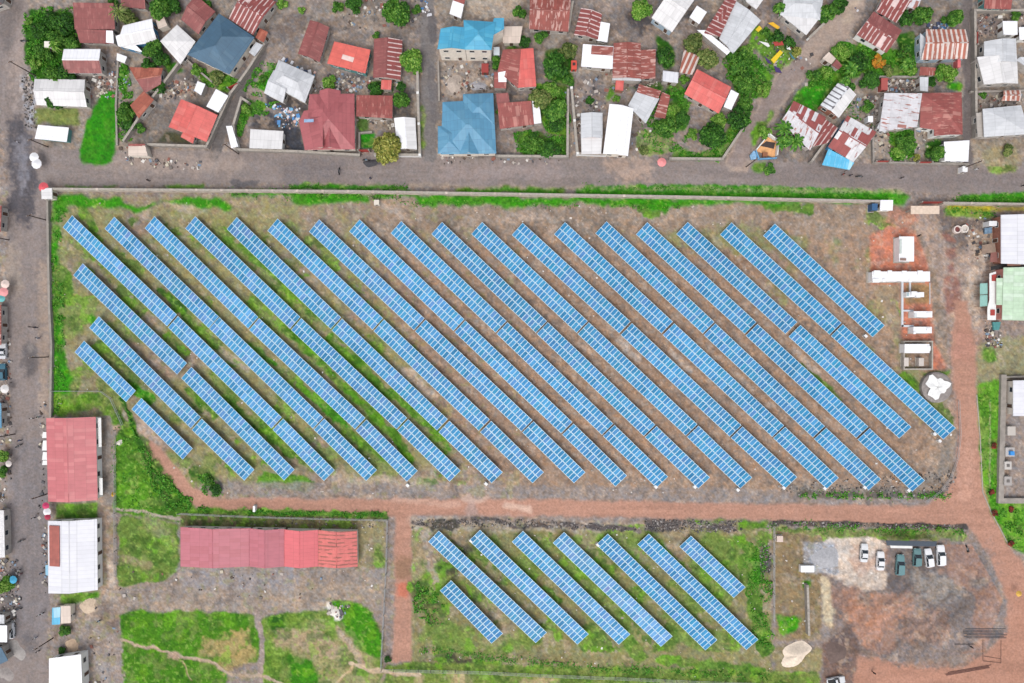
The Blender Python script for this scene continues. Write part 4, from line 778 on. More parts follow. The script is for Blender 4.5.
class Leaves:
    def __init__(s): s.c = []; s.n = []; s.sz = []; s.k = []
    def add(s, c, n, sz, k=0): s.c.append(c); s.n.append(n); s.sz.append(sz); s.k.append(np.full(len(c), k, dtype=np.int32))
    def mesh(s, name, material, asp=.6, mat2=None):
        c = np.vstack(s.c); n = np.vstack(s.n); sz = np.concatenate(s.sz)[:, None]; k = len(c)
        n = n/np.linalg.norm(n, axis=1, keepdims=True); a = np.cross(n, NR.randn(k, 3)); a /= np.linalg.norm(a, axis=1, keepdims=True)+1e-9; b = np.cross(n, a)
        v = np.stack([c-a*sz, c-b*sz*asp+n*sz*.1, c+a*sz-n*sz*.25, c+b*sz*asp+n*sz*.1], 1).reshape(-1, 3)
        me = bpy.data.meshes.new(name); me.vertices.add(4*k); me.vertices.foreach_set('co', v.astype(np.float32).ravel())
        me.loops.add(4*k); me.loops.foreach_set('vertex_index', np.arange(4*k, dtype=np.int32)); me.polygons.add(k); me.polygons.foreach_set('loop_start', np.arange(0, 4*k, 4, dtype=np.int32))
        me.update(calc_edges=True); me.materials.append(material)
        if mat2: me.materials.append(mat2); me.polygons.foreach_set('material_index', np.concatenate(s.k))
        return me
def crown_mesh(R, hgt, nl, material, seed, leaf=.30, dens=1.0, loose=0.0):
    rs = np.random.RandomState(seed); lv = Leaves()
    for i in range(nl):
        t = 2*math.pi*i/nl*2.4+rs.rand(); rr = R*(.1 if i == 0 else .30+.50*rs.rand()); lr = R*(.24+.24*rs.rand())*(1.3 if i == 0 else 1)
        c = np.array([rr*math.cos(t), rr*math.sin(t), hgt*(.62+.12*rs.randn()*.8-(rr/R)*.22)])
        n = int(dens*125*lr*lr*(.30/leaf)**2*2); kk = int(rs.rand() < .45)
        d = rs.randn(n, 3); d /= np.linalg.norm(d, axis=1, keepdims=True); d[:, 2] = np.where(d[:, 2] < -.35, -d[:, 2], d[:, 2])
        q = lr*(.55+.5*rs.rand(n, 1)**(.5))*(1+loose*rs.randn(n, 1)*.3)
        lump = 1+.22*np.sin(d[:, :1]*5+i)*np.cos(d[:, 1:2]*6+2*i)
        lv.add(c+d*q*lump*np.array([1, 1, .8]), d+rs.randn(n, 3)*.6+np.array([0, 0, .5]), leaf*(.6+.9*rs.rand(n)), kk)
    return lv.mesh('crown', material[0], mat2=material[1])
def trunk_mesh(R, hgt, seed):
    rs = random.Random(seed); mb = MB(); z1 = hgt*.38; r = .05*hgt+.05; mb.tube((0, 0, -.1), (.05*R, .02*R, z1), r, r*.7, M_bark, 8)
    for i in range(5):
        t = 2*math.pi*i/5+rs.random(); l = R*.62; mid_ = (l*.45*math.cos(t), l*.45*math.sin(t), z1+hgt*.14); mb.tube((.05*R, .02*R, z1-.1), mid_, r*.55, r*.4, M_bark, 6)
        mb.tube(mid_, (l*math.cos(t+.2), l*math.sin(t+.2), z1+hgt*.28), r*.4, r*.12, M_bark, 5)
    return mb.mesh('trunk')
TPL = {}
def tree_tpl(kind, sizeclass, var):
    key = (kind, sizeclass, var)
    if key not in TPL:
        R, hg, nl = {'s': (1.5, 2.4, 9), 'm': (2.8, 4.6, 15), 'l': (4.6, 6.6, 24)}[sizeclass]
        sd_ = (sum(map(ord, kind))*7+ord(sizeclass)*3+var) % 99999
        TPL[key] = (R, hg, crown_mesh(R, hg, nl, (LM[kind], LM[kind+'2']), sd_, leaf={'s': .2, 'm': .26, 'l': .32}[sizeclass]), trunk_mesh(R, hg, sd_))
    return TPL[key]
def tree(px, py, rpx, kind, label, name='tree', cat='tree', group=None, hf=1.0):
    r = rpx*S*1.02; sc_ = 's' if r < 2 else ('m' if r < 3.6 else 'l'); R_, hg, cm, tm = tree_tpl(kind, sc_, random.randint(0, 2)); k = r/R_
    p = P(px, py, hg*k*.6)
    t = thing(name, label, cat, (p.x, p.y, 0), random.random()*6.28, group); t.scale = (k, k, k*hf)
    link(bpy.data.objects.new('crown', cm), t); link(bpy.data.objects.new('trunk', tm), t)
def palm(px, py, rpx, label, n=16, kind='mid', name='banana_plant', cat='banana plant', h=3.2, wide=.35):
    r = rpx*S; p = P(px, py, h); t = thing(name, label, cat, (p.x, p.y, 0), random.random()*6.28)
    mb = MB(); mb.tube((0, 0, -.1), (.1, .1, h*.8), .16, .12, M_bark, 7); mb.build('trunk', t)
    fr = MB()
    for i in range(n):
        a = 2*math.pi*i/n+random.uniform(-.2, .2); L_ = r*random.uniform(.75, 1.1); up = random.uniform(.5, 1.3); wv = wide*random.uniform(.8, 1.2); dx, dy = math.cos(a), math.sin(a); prev = None
        for s in range(7):
            u = s/6; rad = L_*u; z = h*.8+up*math.sin(u*math.pi*.75)-u*u*1.1; ww = wv*math.sin(math.pi*min(1, u*.9+.08))**.7
            c = (.1+dx*rad, .1+dy*rad, z); a1 = (c[0]-dy*ww, c[1]+dx*ww, z-.12); b1 = (c[0]+dy*ww, c[1]-dx*ww, z-.12)
            if prev: fr.poly([prev[1], prev[0], c, a1], LM[kind]); fr.poly([prev[0], prev[2], b1, c], LM[kind])
            prev = (c, a1, b1)
    fr.build('frond', t)
T_ = [
 (50,20,9,'dark','dense dark green tree at the top of the upper left clump'),(64,24,10,'dark','dark green tree touching the maroon stepped house, upper left clump'),(38,30,9,'dark','dark green tree on the left side of the upper left clump'),(55,38,9,'mid','mid green tree in the heart of the upper left clump'),
 (70,43,8,'mid','green tree between the maroon stepped house and half white roof'),(28,20,4,'light','small bright green bush standing alone left of the upper left clump'),(42,50,8,'mid','green tree at the lower left of the clump by the road bend'),(34,64,6,'light','light green shrub at the bottom of the upper left clump'),
 (52,74,9,'mid','green tree overhanging the long pale grey roof, left part'),(66,74,9,'dark','green tree overhanging the long pale grey roof, centre part'),(53,101,8,'dark','narrow dark tree leaning over the front of the long pale roof'),
 (128,16,8,'olive','yellow green tree in front of the maroon roof, top left'),(160,7,11,'mid','green tree at the top edge left of the maroon plain roof'),(172,3,8,'dark','dark green tree at the top edge above the alley'),(112,2,5,'mid','small green tree at the top edge beside the palm'),
 (152,48,9,'mid','green tree overlapping the right corner of the bright white roof'),(160,58,8,'dark','dark tree between the two white roofs, upper left block'),(147,66,7,'dark','round blue green tree above the ragged dull red roof'),(158,86,7,'dark','round dark tree at the lower right of the ragged red roof'),(124,112,8,'mid','green tree left of the small orange brown roof'),(128,124,7,'dark','dark shrub tree against the lower diagonal wall'),
 (196,70,6,'light','light green tree below the slate blue roof'),(215,76,7,'olive','olive shrub in the grass below the slate blue roof'),(205,4,6,'mid','green tree right of the plain maroon roof at the top'),(281,3,6,'light','light green shrub at the top edge right of the streaked roof'),
 (353,3,8,'dark','green tree at the top edge above the coral striped roof'),(396,12,13,'mid','big round green tree near the top edge left of the wide alley'),(417,9,5,'mid','small round tree just right of the big round green tree'),(376,35,4,'mid','tiny round bush above the striped maroon gable'),
 (412,59,11,'light','big round light green tree right of the striped maroon gable'),(401,100,8,'mid','green tree right of the low maroon roof'),(375,88,7,'dark','dark shrub below the striped maroon gable'),(401,86,5,'dark','small dark shrub beside the tiny coral roof'),(328,81,7,'light','bright green shrub between pale grey roof and hipped house'),
 (387,146,14,'yellow','round yellow green tree at the road wall'),(366,106,4,'mid','small shrub in the yard below the low maroon roof'),
 (519,12,7,'mid','green tree at the top edge right of the sky blue house'),(497,62,7,'mid','green tree between the sky blue house and the two tone gable'),(540,37,7,'mid','small green tree under the rusty top edge roof'),(525,41,6,'dark','dark shrub at the corner of the beige flat roof'),
 (568,50,9,'olive','olive tree right above the dark green garden tree'),(554,66,12,'dark','dark green garden tree right of the two tone gable'),(568,80,6,'mid','mid green shrub by the red water tank'),(541,100,11,'olive','olive green tree overlapping the maroon notched roof edge'),(555,110,12,'mid','tall green tree in the bushy row beside the narrow lane'),(550,90,9,'light','light green tree above the bushy row beside the narrow lane'),(557,124,8,'dark','dark green tree at the lower end of the bushy row'),
 (533,144,10,'mid','round green tree on the road verge right of the steel blue house'),(549,148,10,'dark','dark green spiky shrub on the verge near the narrow lane'),
 (641,9,10,'light','light green tree at the top edge by the black pond yard'),(665,56,9,'dark','dark leafy tree beside the rusty corrugated roof'),(684,79,5,'light','small round light green tree by the coral red roof'),(694,42,10,'olive','olive tree between the rust streaked roof and white strip'),(708,60,11,'olive','olive green tree above the coral red roof'),
 (672,112,9,'light','light green tree in the garden left of the coral red roof'),(665,126,10,'mid','mid green tree in the garden below the grey patchwork roof'),(681,118,8,'dark','dark tree in the garden below the coral red roof corner'),(693,133,6,'light','yellowish green shrub beside the footpath garden'),
 (714,136,13,'dark','large dark tree in the corner garden by the road'),(720,120,8,'light','light green shrub under the coral red roof'),(740,118,12,'dark','large dark tree below the white strip of the coral roof'),(745,105,8,'mid','green tree on the alley corner garden'),
 (741,62,11,'mid','big green tree in the middle garden right of the striped roof'),(746,83,10,'mid','big green tree in the middle garden beside the play yard'),(765,89,7,'light','light green tree on the alley edge of the middle garden'),(748,50,7,'light','light shrub at the top of the middle garden'),
 (778,36,7,'dark','dark green tree inside the fenced play yard'),(790,42,6,'dark','dark shrub at the right fence of the play yard'),(798,51,5.5,'yellow','yellow green round shrub at the alley corner of the play yard'),(766,32,5,'mid','small green tree at the top of the play yard'),
 (780,8,7,'mid','green tree at the top edge left of the pale grey roof'),(826,12,9,'mid','green tree at the top edge right of the pale grey roof'),(840,4,8,'dark','dark green tree at the top edge beside the wide dirt alley'),
 (842,50,8,'light','light green shrub left part of the large garden'),(860,62,10,'dark','dark tree in the centre of the large garden'),(850,88,7,'mid','green tree left of the grey banded roof'),(815,75,7,'mid','green tree right of the dirt alley below the tiny cream roof'),(828,72,6,'light','light shrub just right of the tree by the tiny cream roof'),(872,78,9,'dark','dark green tree below the orange flowering shrub'),
 (906,18,8,'dark','dark green tree right of the small maroon patched roof'),(923,14,9,'mid','green tree between maroon roofs and the striped roof'),(954,19,9,'mid','round green tree above the rust and white striped roof'),(905,50,7,'mid','green tree at the right side of the large garden'),(912,68,7,'light','light green shrub beside the small pale grey square roof'),
 (946,72,9,'light','light green tree below the rust and white striped roof'),(869,106,6,'mid','green tree between the grey banded and the freckled roofs'),(908,143,9,'mid','large leafy shrub below the rust freckled roof, left part'),(900,152,7,'light','light green shrub by the wall below the freckled roof'),(937,154,8,'mid','green tree left of the bright white flat roof'),(918,157,4,'yellow','small round yellow green shrub at the wall with red gates'),
 (1017,15,5,'mid','small green tree at the top right by the brick red roof'),(771,169,6,'mid','low green shrub in front of the blue walled ruin'),(796,110,8,'mid','green shrub above the banana plants'),(765,132,7,'light','light green shrub left of the banana plants'),
 (4,456,6,'light','light green tree at the left edge, upper of two'),(2,472,6,'mid','mid green tree at the left edge, lower of two'),(5,585,8,'light','green tree at the left edge beside the blue umbrella'),(63,632,6,'mid','green shrub below the turquoise kiosk'),(61,651,3.5,'dark','tiny dark round shrub above the bright white hall'),
 (215,490,6,'dark','dark shrub on the bank above the red dirt road bend'),(208,481,5,'mid','green shrub on the bank left of the solar tables'),(387,660,3.5,'dark','small dark shrub at the foot of the fence corner'),(337, 6, 6, 'mid', 'green tree at the top edge left of the grey open ground'),
 (301, 10, 4, 'light', 'tiny light shrub on bare ground right of the streaked roof'),
 (446, 30, 4, 'dark', 'small dark shrub left of the sky blue house'),
 (500, 112, 4, 'mid', 'small shrub between steel blue house and maroon notched roof'),
 (617, 98, 4, 'light', 'light shrub by the tiny coral hut'),
 (645, 150, 5, 'olive', 'olive shrub in the grassy yard right of the brightest white roof'),
 (655, 92, 6, 'mid', 'green shrub between the grey patchwork roof and pale blue roof'),
 (690, 88, 4, 'dark', 'dark shrub at the left corner of the coral red roof'),
 (735, 46, 5, 'mid', 'green shrub at the tip of the wide striped roof'),
 (868, 38, 5, 'mid', 'green shrub just below the white windowed maroon house'),
 (835, 60, 5, 'light', 'light shrub on the garden edge near the dirt alley'),
 (890, 70, 6, 'olive', 'olive shrub in the lower middle of the large garden'),
 (932, 81, 5, 'dark', 'dark shrub beside the small rusty roof strip'),
 (984, 94, 4, 'mid', 'small shrub in the walled yard between pale grey houses'),
 (1010, 150, 6, 'olive', 'olive shrub on the dry lawn at the upper right'),
 (140, 128, 5, 'mid', 'green shrub at the foot of the diagonal wall'),
 (245, 108, 5, 'light', 'light shrub at the top of the dark yard left of the washing'),
 (262, 78, 4, 'mid', 'green shrub on the alley left of the pale grey L roof'),
 (590, 100, 4, 'dark', 'small dark shrub above the pale grey gabled roof'),
 (940,530,3,'light','little green plant in the strip above the parked cars'),
]
for t_ in T_:
    sh = 'shrub' in t_[4] or 'bush' in t_[4] or 'plant' in t_[4]
    tree(t_[0], t_[1], t_[2], t_[3], t_[4], 'shrub' if sh else 'tree', 'shrub' if sh else 'tree', hf=.75 if sh else 1)
tree(880,60,7,'flame','orange flowering shrub below the diagonal maroon house','shrub','shrub',hf=.7)
for x, y, l in ((995,446,'red leaved shrub beside the compound wall, upper one'),(993,492,'red leaved shrub at the lower corner of the compound wall'),(996,513,'red leaved shrub on the lawn below the compound wall'),(1012,509,'brown red shrub in the middle of the lawn below the compound'),(1012,544,'red leaved shrub near the bottom tip of the green lawn')):
    tree(x, y, 3.2, 'red', l, 'shrub', 'shrub', hf=.7)
palm(116,10,11,'feathery palm tree in front of the maroon stepped house', 18, 'olive', 'palm_tree', 'palm tree', 5.5, .16)
palm(786,128,11,'tall banana plant beside the patchwork white and rusty roof')
palm(796,140,11,'banana plant close to the road, right of the blue walled ruin')
palm(783,142,8,'small banana plant against the blue walled ruin')
palm(852,68,10,'banana plant in the large garden left of the dark trees')
palm(846,80,7,'small banana plant in the large garden above the banded roof')
palm(910,62,8,'banana plant at the right side of the large garden')
palm(548,151,8,'spiky leaved plant on the road verge', 20, 'mid', 'spiky_plant', 'plant', 1.4, .14)
palm(782,7,7,'banana plant at the top edge by the pale grey roof')
palm(51,44,7,'pale palm in the middle of the upper left tree clump', 14, 'light', 'palm_tree', 'palm tree', 5.5, .16)
# low undergrowth and field weeds: nobody could count it
lv = Leaves(); rs = np.random.RandomState(9)
def scatter(poly, n, hmax=.7, leaf=.22, wd=None):
    pts = pts_of(poly); a = np.array(pts)
    k = int(n)
    if wd:
        seg = rs.randint(0, len(pts)-1, k); t = rs.rand(k); q = a[seg]*(1-t[:, None])+a[seg+1]*t[:, None]+rs.randn(k, 2)*wd*.3
    else:
        x0, y0 = a.min(0); x1, y1 = a.max(0); q = np.column_stack([x0+(x1-x0)*rs.rand(k*3), y0+(y1-y0)*rs.rand(k*3)]); q = q[inside(q[:, 0], q[:, 1], pts)][:k]
    q = q+np.column_stack([fbm(q[:, 0], q[:, 1], 12, 411, 3)-.5, fbm(q[:, 0], q[:, 1], 12, 433, 3)-.5])*(5 if wd else 16)
    cl = vnoise(q[:, 0], q[:, 1], 5, 401); keep = cl > .38; q = q[keep]; cl = cl[keep]; k = len(q)
    z = rs.rand(k)*hmax*(cl-.2)*1.4+.05
    lv.add(np.column_stack([(q[:, 0]-512)*S, (341.5-q[:, 1])*S, z]), rs.randn(k, 3)*.5+np.array([0, 0, 1]), leaf*(.6+.8*rs.rand(k)))
for s, n, hm in (('116 426 128 420 150 455 175 488 200 508 390 512 390 518 200 517 118 510 112 500', 1600, .5), ('124 400 136 430 152 464 178 492 210 508 180 514 160 502 140 455', 4200, .8), ('196 474 212 472 218 484 224 494 206 495 200 484', 400, .7), ('838 45 870 45 865 70 850 80 828 86 805 84 812 78 825 64', 3500, .8), ('728 50 750 52 772 76 762 98 745 103 738 95 725 75', 2500, .8), ('640 92 690 90 685 150 655 155 640 130', 2500, .7),
    ('516 130 566 138 566 157 520 155', 1500, .8), ('530 85 568 85 567 140 545 130', 2500, .9), ('26 10 74 10 76 45 64 60 60 90 36 85 26 60', 3500, .9), ('856 38 880 45 916 55 916 78 880 78 860 70', 2500, .7), ('672 158 720 160 743 128 735 125 712 150 690 150', 1500, .7),
    ('890 135 914 130 912 160 892 160', 1800, .9), ('119 60 130 62 131 138 119 138', 1500, .7), ('243 100 280 104 262 112 250 118 240 135 236 132', 900, .6), ('52 196 62 200 60 260 66 300 60 330 66 400 52 416', 1500, .5), ('412 580 440 590 445 625 415 620', 900, .6), ('745 545 770 545 770 650 755 655', 1600, .5), ('980 390 1000 385 998 495 1020 550 1005 540 985 480', 500, .4), ('880 130 835 110 830 100 850 95', 300, .6), ('240 95 262 60 276 62 265 95', 900, .6), ('1000 505 1024 510 1024 548 1012 548', 500, .5),('190 64 242 84 228 92 205 84', 900, .6)):
    scatter(s, n*1.6, hm)
for s, n, wd in (('231 193 400 196', 900, 8), ('400 203 600 204 680 208', 600, 5), ('580 186 740 190 905 198', 700, 7), ('290 188 408 190', 900, 6), ('768 526 964 531', 900, 8), ('800 495 950 496', 900, 6), ('250 512 385 515', 1200, 5), ('420 650 600 668 770 676', 1500, 8), ('955 200 1024 200', 500, 8), ('945 210 1000 213', 400, 5)):
    scatter(s, n*1.5, .5, .2, wd)
ug = bpy.data.objects.new('undergrowth', lv.mesh('undergrowth', LM['under'])); C.objects.link(ug); tag(ug, 'low green undergrowth and weeds spread over gardens, banks and verges', 'undergrowth', None, 'stuff')
# ---------------------------------------------------------------- walls and fences
def wall_line(pts, h, th, m, label, name='wall', cat='wall', cap=None, z0=-.1):
    p = [P(x, y, 0) for x, y in pts_of(pts)]; c = p[0]; mb = MB()
    h = h+(sum(map(ord, label)) % 17)*.0021
    for k_, (a, b) in enumerate(zip(p[:-1], p[1:])):
        d = (b-a); L_ = d.length; rz = math.atan2(d.y, d.x); mid_ = (a+b)/2-c; hh = h+.004*k_
        mb.box((mid_.x, mid_.y, (hh+z0)/2), (L_+th*.98, th, hh-z0), m, rz)
    if cap or h > 1.4:
        t = thing(name, label, cat, (c.x, c.y, 0)); mb.build('wall_panel', t); cb = MB()
        for k_, (a, b) in enumerate(zip(p[:-1], p[1:])):
            d = (b-a); L_ = d.length; rz = math.atan2(d.y, d.x); mid_ = (a+b)/2-c; cb.box((mid_.x, mid_.y, h+.045+.007*k_), (L_+th*1.25, th+.12, .08), cap or M_conc, rz)
        cb.build('coping', t)
        n = 0
        for a, b in zip(p[:-1], p[1:]):
            d = (b-a); L_ = d.length; k = max(1, int(L_/6)); rz = math.atan2(d.y, d.x)
            for i in range(k):
                if n >= 95: break
                q = a+d*(i/k)-c; pb = MB(); pb.box((q.x, q.y, h/2+.07), (th+.14, th+.14, h+.14), m, rz); pb.build('pillar', t); n += 1
    else:
        o = mb.build(name); o.location = (c.x, c.y, 0); tag(o, label, cat)
M_wall = mat('perimeter_wall', (196,182,170), .95, .34, .7); M_gwall = mat('block_wall', (160,152,144), .95, .18, .8); M_white = mat('white_paint', (244,244,242), .6, .05); M_redp = mat('red_paint', (176,60,52), .6, .12)
wall_line('53 190.6 200 191.8 350 193 520 195.8 700 198.8 880 203', 2.0, .45, M_wall, 'long beige perimeter wall along the top of the large solar field')
wall_line('939 204.5 1048 206', 2.0, .4, M_wall, 'beige perimeter wall right of the main gate')
wall_line('52.5 191 49.5 200 50.5 260 51.5 310 53.5 345 52.5 416', .9, .55, M_gwall, 'grey perimeter wall along the left road side of the solar field')
for s, l in (('181 66 155 100 127 142', 'grey wall running diagonally left of the coral roofed house'), ('128 157 128.2 157.5', None), ('149 146 209 148 232.7 95.7 240 86 250 72 266 47', 'grey wall around the yard of the coral roofed house, along the alley'),
    ('250 104 243.5 100 235.6 127 238 151 300 153 360 156.5', 'grey wall along the road in front of the hipped house'), ('418 60 418.5 95 420.5 156.5 376 156', 'grey wall along the alley beside the white gabled roof'), ('438.5 63 439.5 101', 'low wall left of the rubble yard between the two blue roofs'),
    ('497 157.5 567 158 567.5 92', 'grey wall along the narrow lane and the bushy row'), ('571 90 577 155 605 156', 'thin grey wall left of the two white gabled roofs'), ('669 160 720.5 160.5 743 127', 'hedge wall around the dark corner garden at the alley mouth'),
    ('1048 13 971 13 972 92 972.5 138', 'grey compound wall along the right alley'), ('969 93 1048 91', 'grey cross wall below the big pale grey house'), ('871 128 872 163 966 165', 'grey wall with red gates below the rust freckled roof'), ('914 128 914.5 162', 'thin wall between the two yards below the freckled roof'),
    ('809 163 822 145', 'short grey wall right of the banana plants'), ('185 58 200 72 217 86', 'grey garden wall below the slate blue roof'), ('119 60 117 105 118 145', 'thin low wall beside the bright green lawn'), ('831 17 807 40', 'white washed wall along the wide dirt alley'),
    ('617 78 640 101', None), ('916 78 870 78', 'low rubble wall below the large garden'), ('1001.5 377 998.5 500 1036 500', 'thick grey wall around the equipment compound at the right edge'), ('1001.5 377 1036 376', 'grey wall closing the top of the equipment compound'),
    ('805 584 806.5 632', 'dark narrow wall standing in the brown strip left of the parking lot'), ('360 156 360 134 372 133', 'low wall around the tiny square lawn'), ('568 32 572 5', 'thin wall right of the rusty top edge roof')):
    if l: wall_line(s, 1.5 if 'low' not in l and 'compound at' not in l and 'closing' not in l else (.9 if 'thin' not in l else .5), (.45 if 'thick' not in l else 1.3), M_gwall if 'white' not in l else M_white, l)
def fence(pts, h, label, dens=3.0):
    p = [P(x, y, 0) for x, y in pts_of(pts)]; c = p[0]; t = thing('fence', label, 'fence', (c.x, c.y, 0)); w_ = MB(); n = 0
    for a, b in zip(p[:-1], p[1:]):
        d = b-a; L_ = d.length; k = max(1, int(L_/dens)); rz = math.atan2(d.y, d.x)
        for z in (.3, .9, h-.1): w_.tube((a.x-c.x, a.y-c.y, z), (b.x-c.x, b.y-c.y, z), .045, .045, M_metal, 5)
        for i in range(k):
            if n >= 95: break
            q = a+d*(i/k)-c; pb = MB(); pb.box((q.x, q.y, h/2), (.14, .14, h+.1), M_conc, rz); pb.build('post', t); n += 1
    w_.build('wire', t)
fence('388 519 387 560 385 600 381.5 668', 1.8, 'pale wire fence from the red road down beside the grey yard')
fence('180 513 250 516 320 518 388 519.5', 1.6, 'pale wire fence above the longest pink red roof')
fence('382 669 480 671 540 674 640 678 700 681 800 684', 1.6, 'wire fence along the bottom of the small solar field')
fence('53 391 102 391 112 398 124 425', 1.2, 'thin fence around the grass above the red market hall')
fence('116 430 116.5 500 117 575', 1.4, 'thin fence along the path behind the market halls')
fence('773 526 773 620', 1.4, 'low fence between the lower solar field and the brown strip')
kerb = MB()
kp = [P(x, y, 0) for x, y in pts_of('976.5 395 980 440 982.5 492 991 512 1009 546')]
for k_, (a, b) in enumerate(zip(kp[:-1], kp[1:])): kerb.box(((a.x+b.x)/2, (a.y+b.y)/2, .06+.002*k_), ((b-a).length+.15, .22, .16), M_conc, math.atan2(b.y-a.y, b.x-a.x))
ko = kerb.build('kerb'); ko['kind'] = 'structure'
fence('957.5 400 959 435 956.5 458 949 478 938 492 925 501', .45, 'low rail at the right end of the large solar field')
# gates
def gate(px, py, L_, rz, m, label, h=2.0, th=.3):
    p = P(px, py, 0); t = thing('gate', label, 'gate', (p.x, p.y, 0), rz)
    a = MB(); a.box((0, 0, h/2), (L_, .08, h), m); a.build('gate_leaf', t)
    for s in (-1, 1): b = MB(); b.box((s*(L_/2+.15), 0, h/2+.1), (.3, .35, h+.2), M_gwall); b.build('gate_post', t)
gate(930, 203.5, 6, 0, M_redp, 'maroon metal main gate of the solar field')
gate(972.5, 41, 3, R(90), M_redp, 'dark red gate in the upper right alley wall'); gate(879, 163, 3, 0, M_redp, 'red gate in the wall below the freckled roof'); gate(921, 164, 3, 0, M_redp, 'coral red gate just left of the bright white flat roof')
gate(236, 88, 2.6, R(25), M_redp, 'small red gate on the alley below the slate blue roof'); gate(365, 152, 2.4, 0, M_redp, 'red gate below the tiny square lawn')
o = MB(); p = P(925, 210, 2.6); o.box((0, 0, 2.6), (7, 2.0, .18), mat('gate_slab', (228,206,186)))
for x in (-3.2, 3.2): o.box((x, 0, 1.25), (.3, .3, 2.5), M_conc)
ob = o.build('gate_canopy'); ob.location = (p.x, p.y, 0); tag(ob, 'beige slab canopy in front of the maroon main gate', 'canopy')
# ---------------------------------------------------------------- poles
def pole(px, py, h, label, arm=R(20)):
    p = P(px, py, 0); t = thing('utility_pole', label, 'utility pole', (p.x, p.y, 0), arm)
    a = MB(); a.tube((0, 0, -.2), (0, 0, h), .16, .11, mat('pole_wood', (92,76,70), .9, .2), 8); a.build('pole', t); b = MB(); b.box((0, .14, h-.5), (1.6, .1, .12), M_wood)
    b.build('crossarm', t)
    for s in (-.7, 0, .7):
        i = MB(); i.tube((s, .14, h-.44), (s, .14, h-.24), .05, .04, M_white, 6); i.build('insulator', t)
for a in ((46,220,6.3,'utility pole on the left road below the white corner hut'),(9,240,5.5,'utility pole at the left edge beside the puddled road'),(48,357,6.2,'utility pole on the left road beside the dark wet patch'),(15,434,6,'utility pole at the left edge opposite the red market hall'),(47,494,5.5,'utility pole at the lower left corner of the red market hall'),(53,638,6.5,'utility pole below the turquoise kiosk'),
    (36,76,9,'utility pole beside the tree clump at the road bend'),(48,147,6.5,'utility pole beside the small white kiosk, upper left'),(238.6,154,8.5,'utility pole at the mouth of the alley with the white container'),(961,169,7.5,'utility pole at the road below the bright white flat roof'),(746,167,7,'utility pole at the alley mouth beside the blue walled ruin'),(374,199,3.5,'short pole standing on the perimeter wall of the solar field')):
    pole(*a)
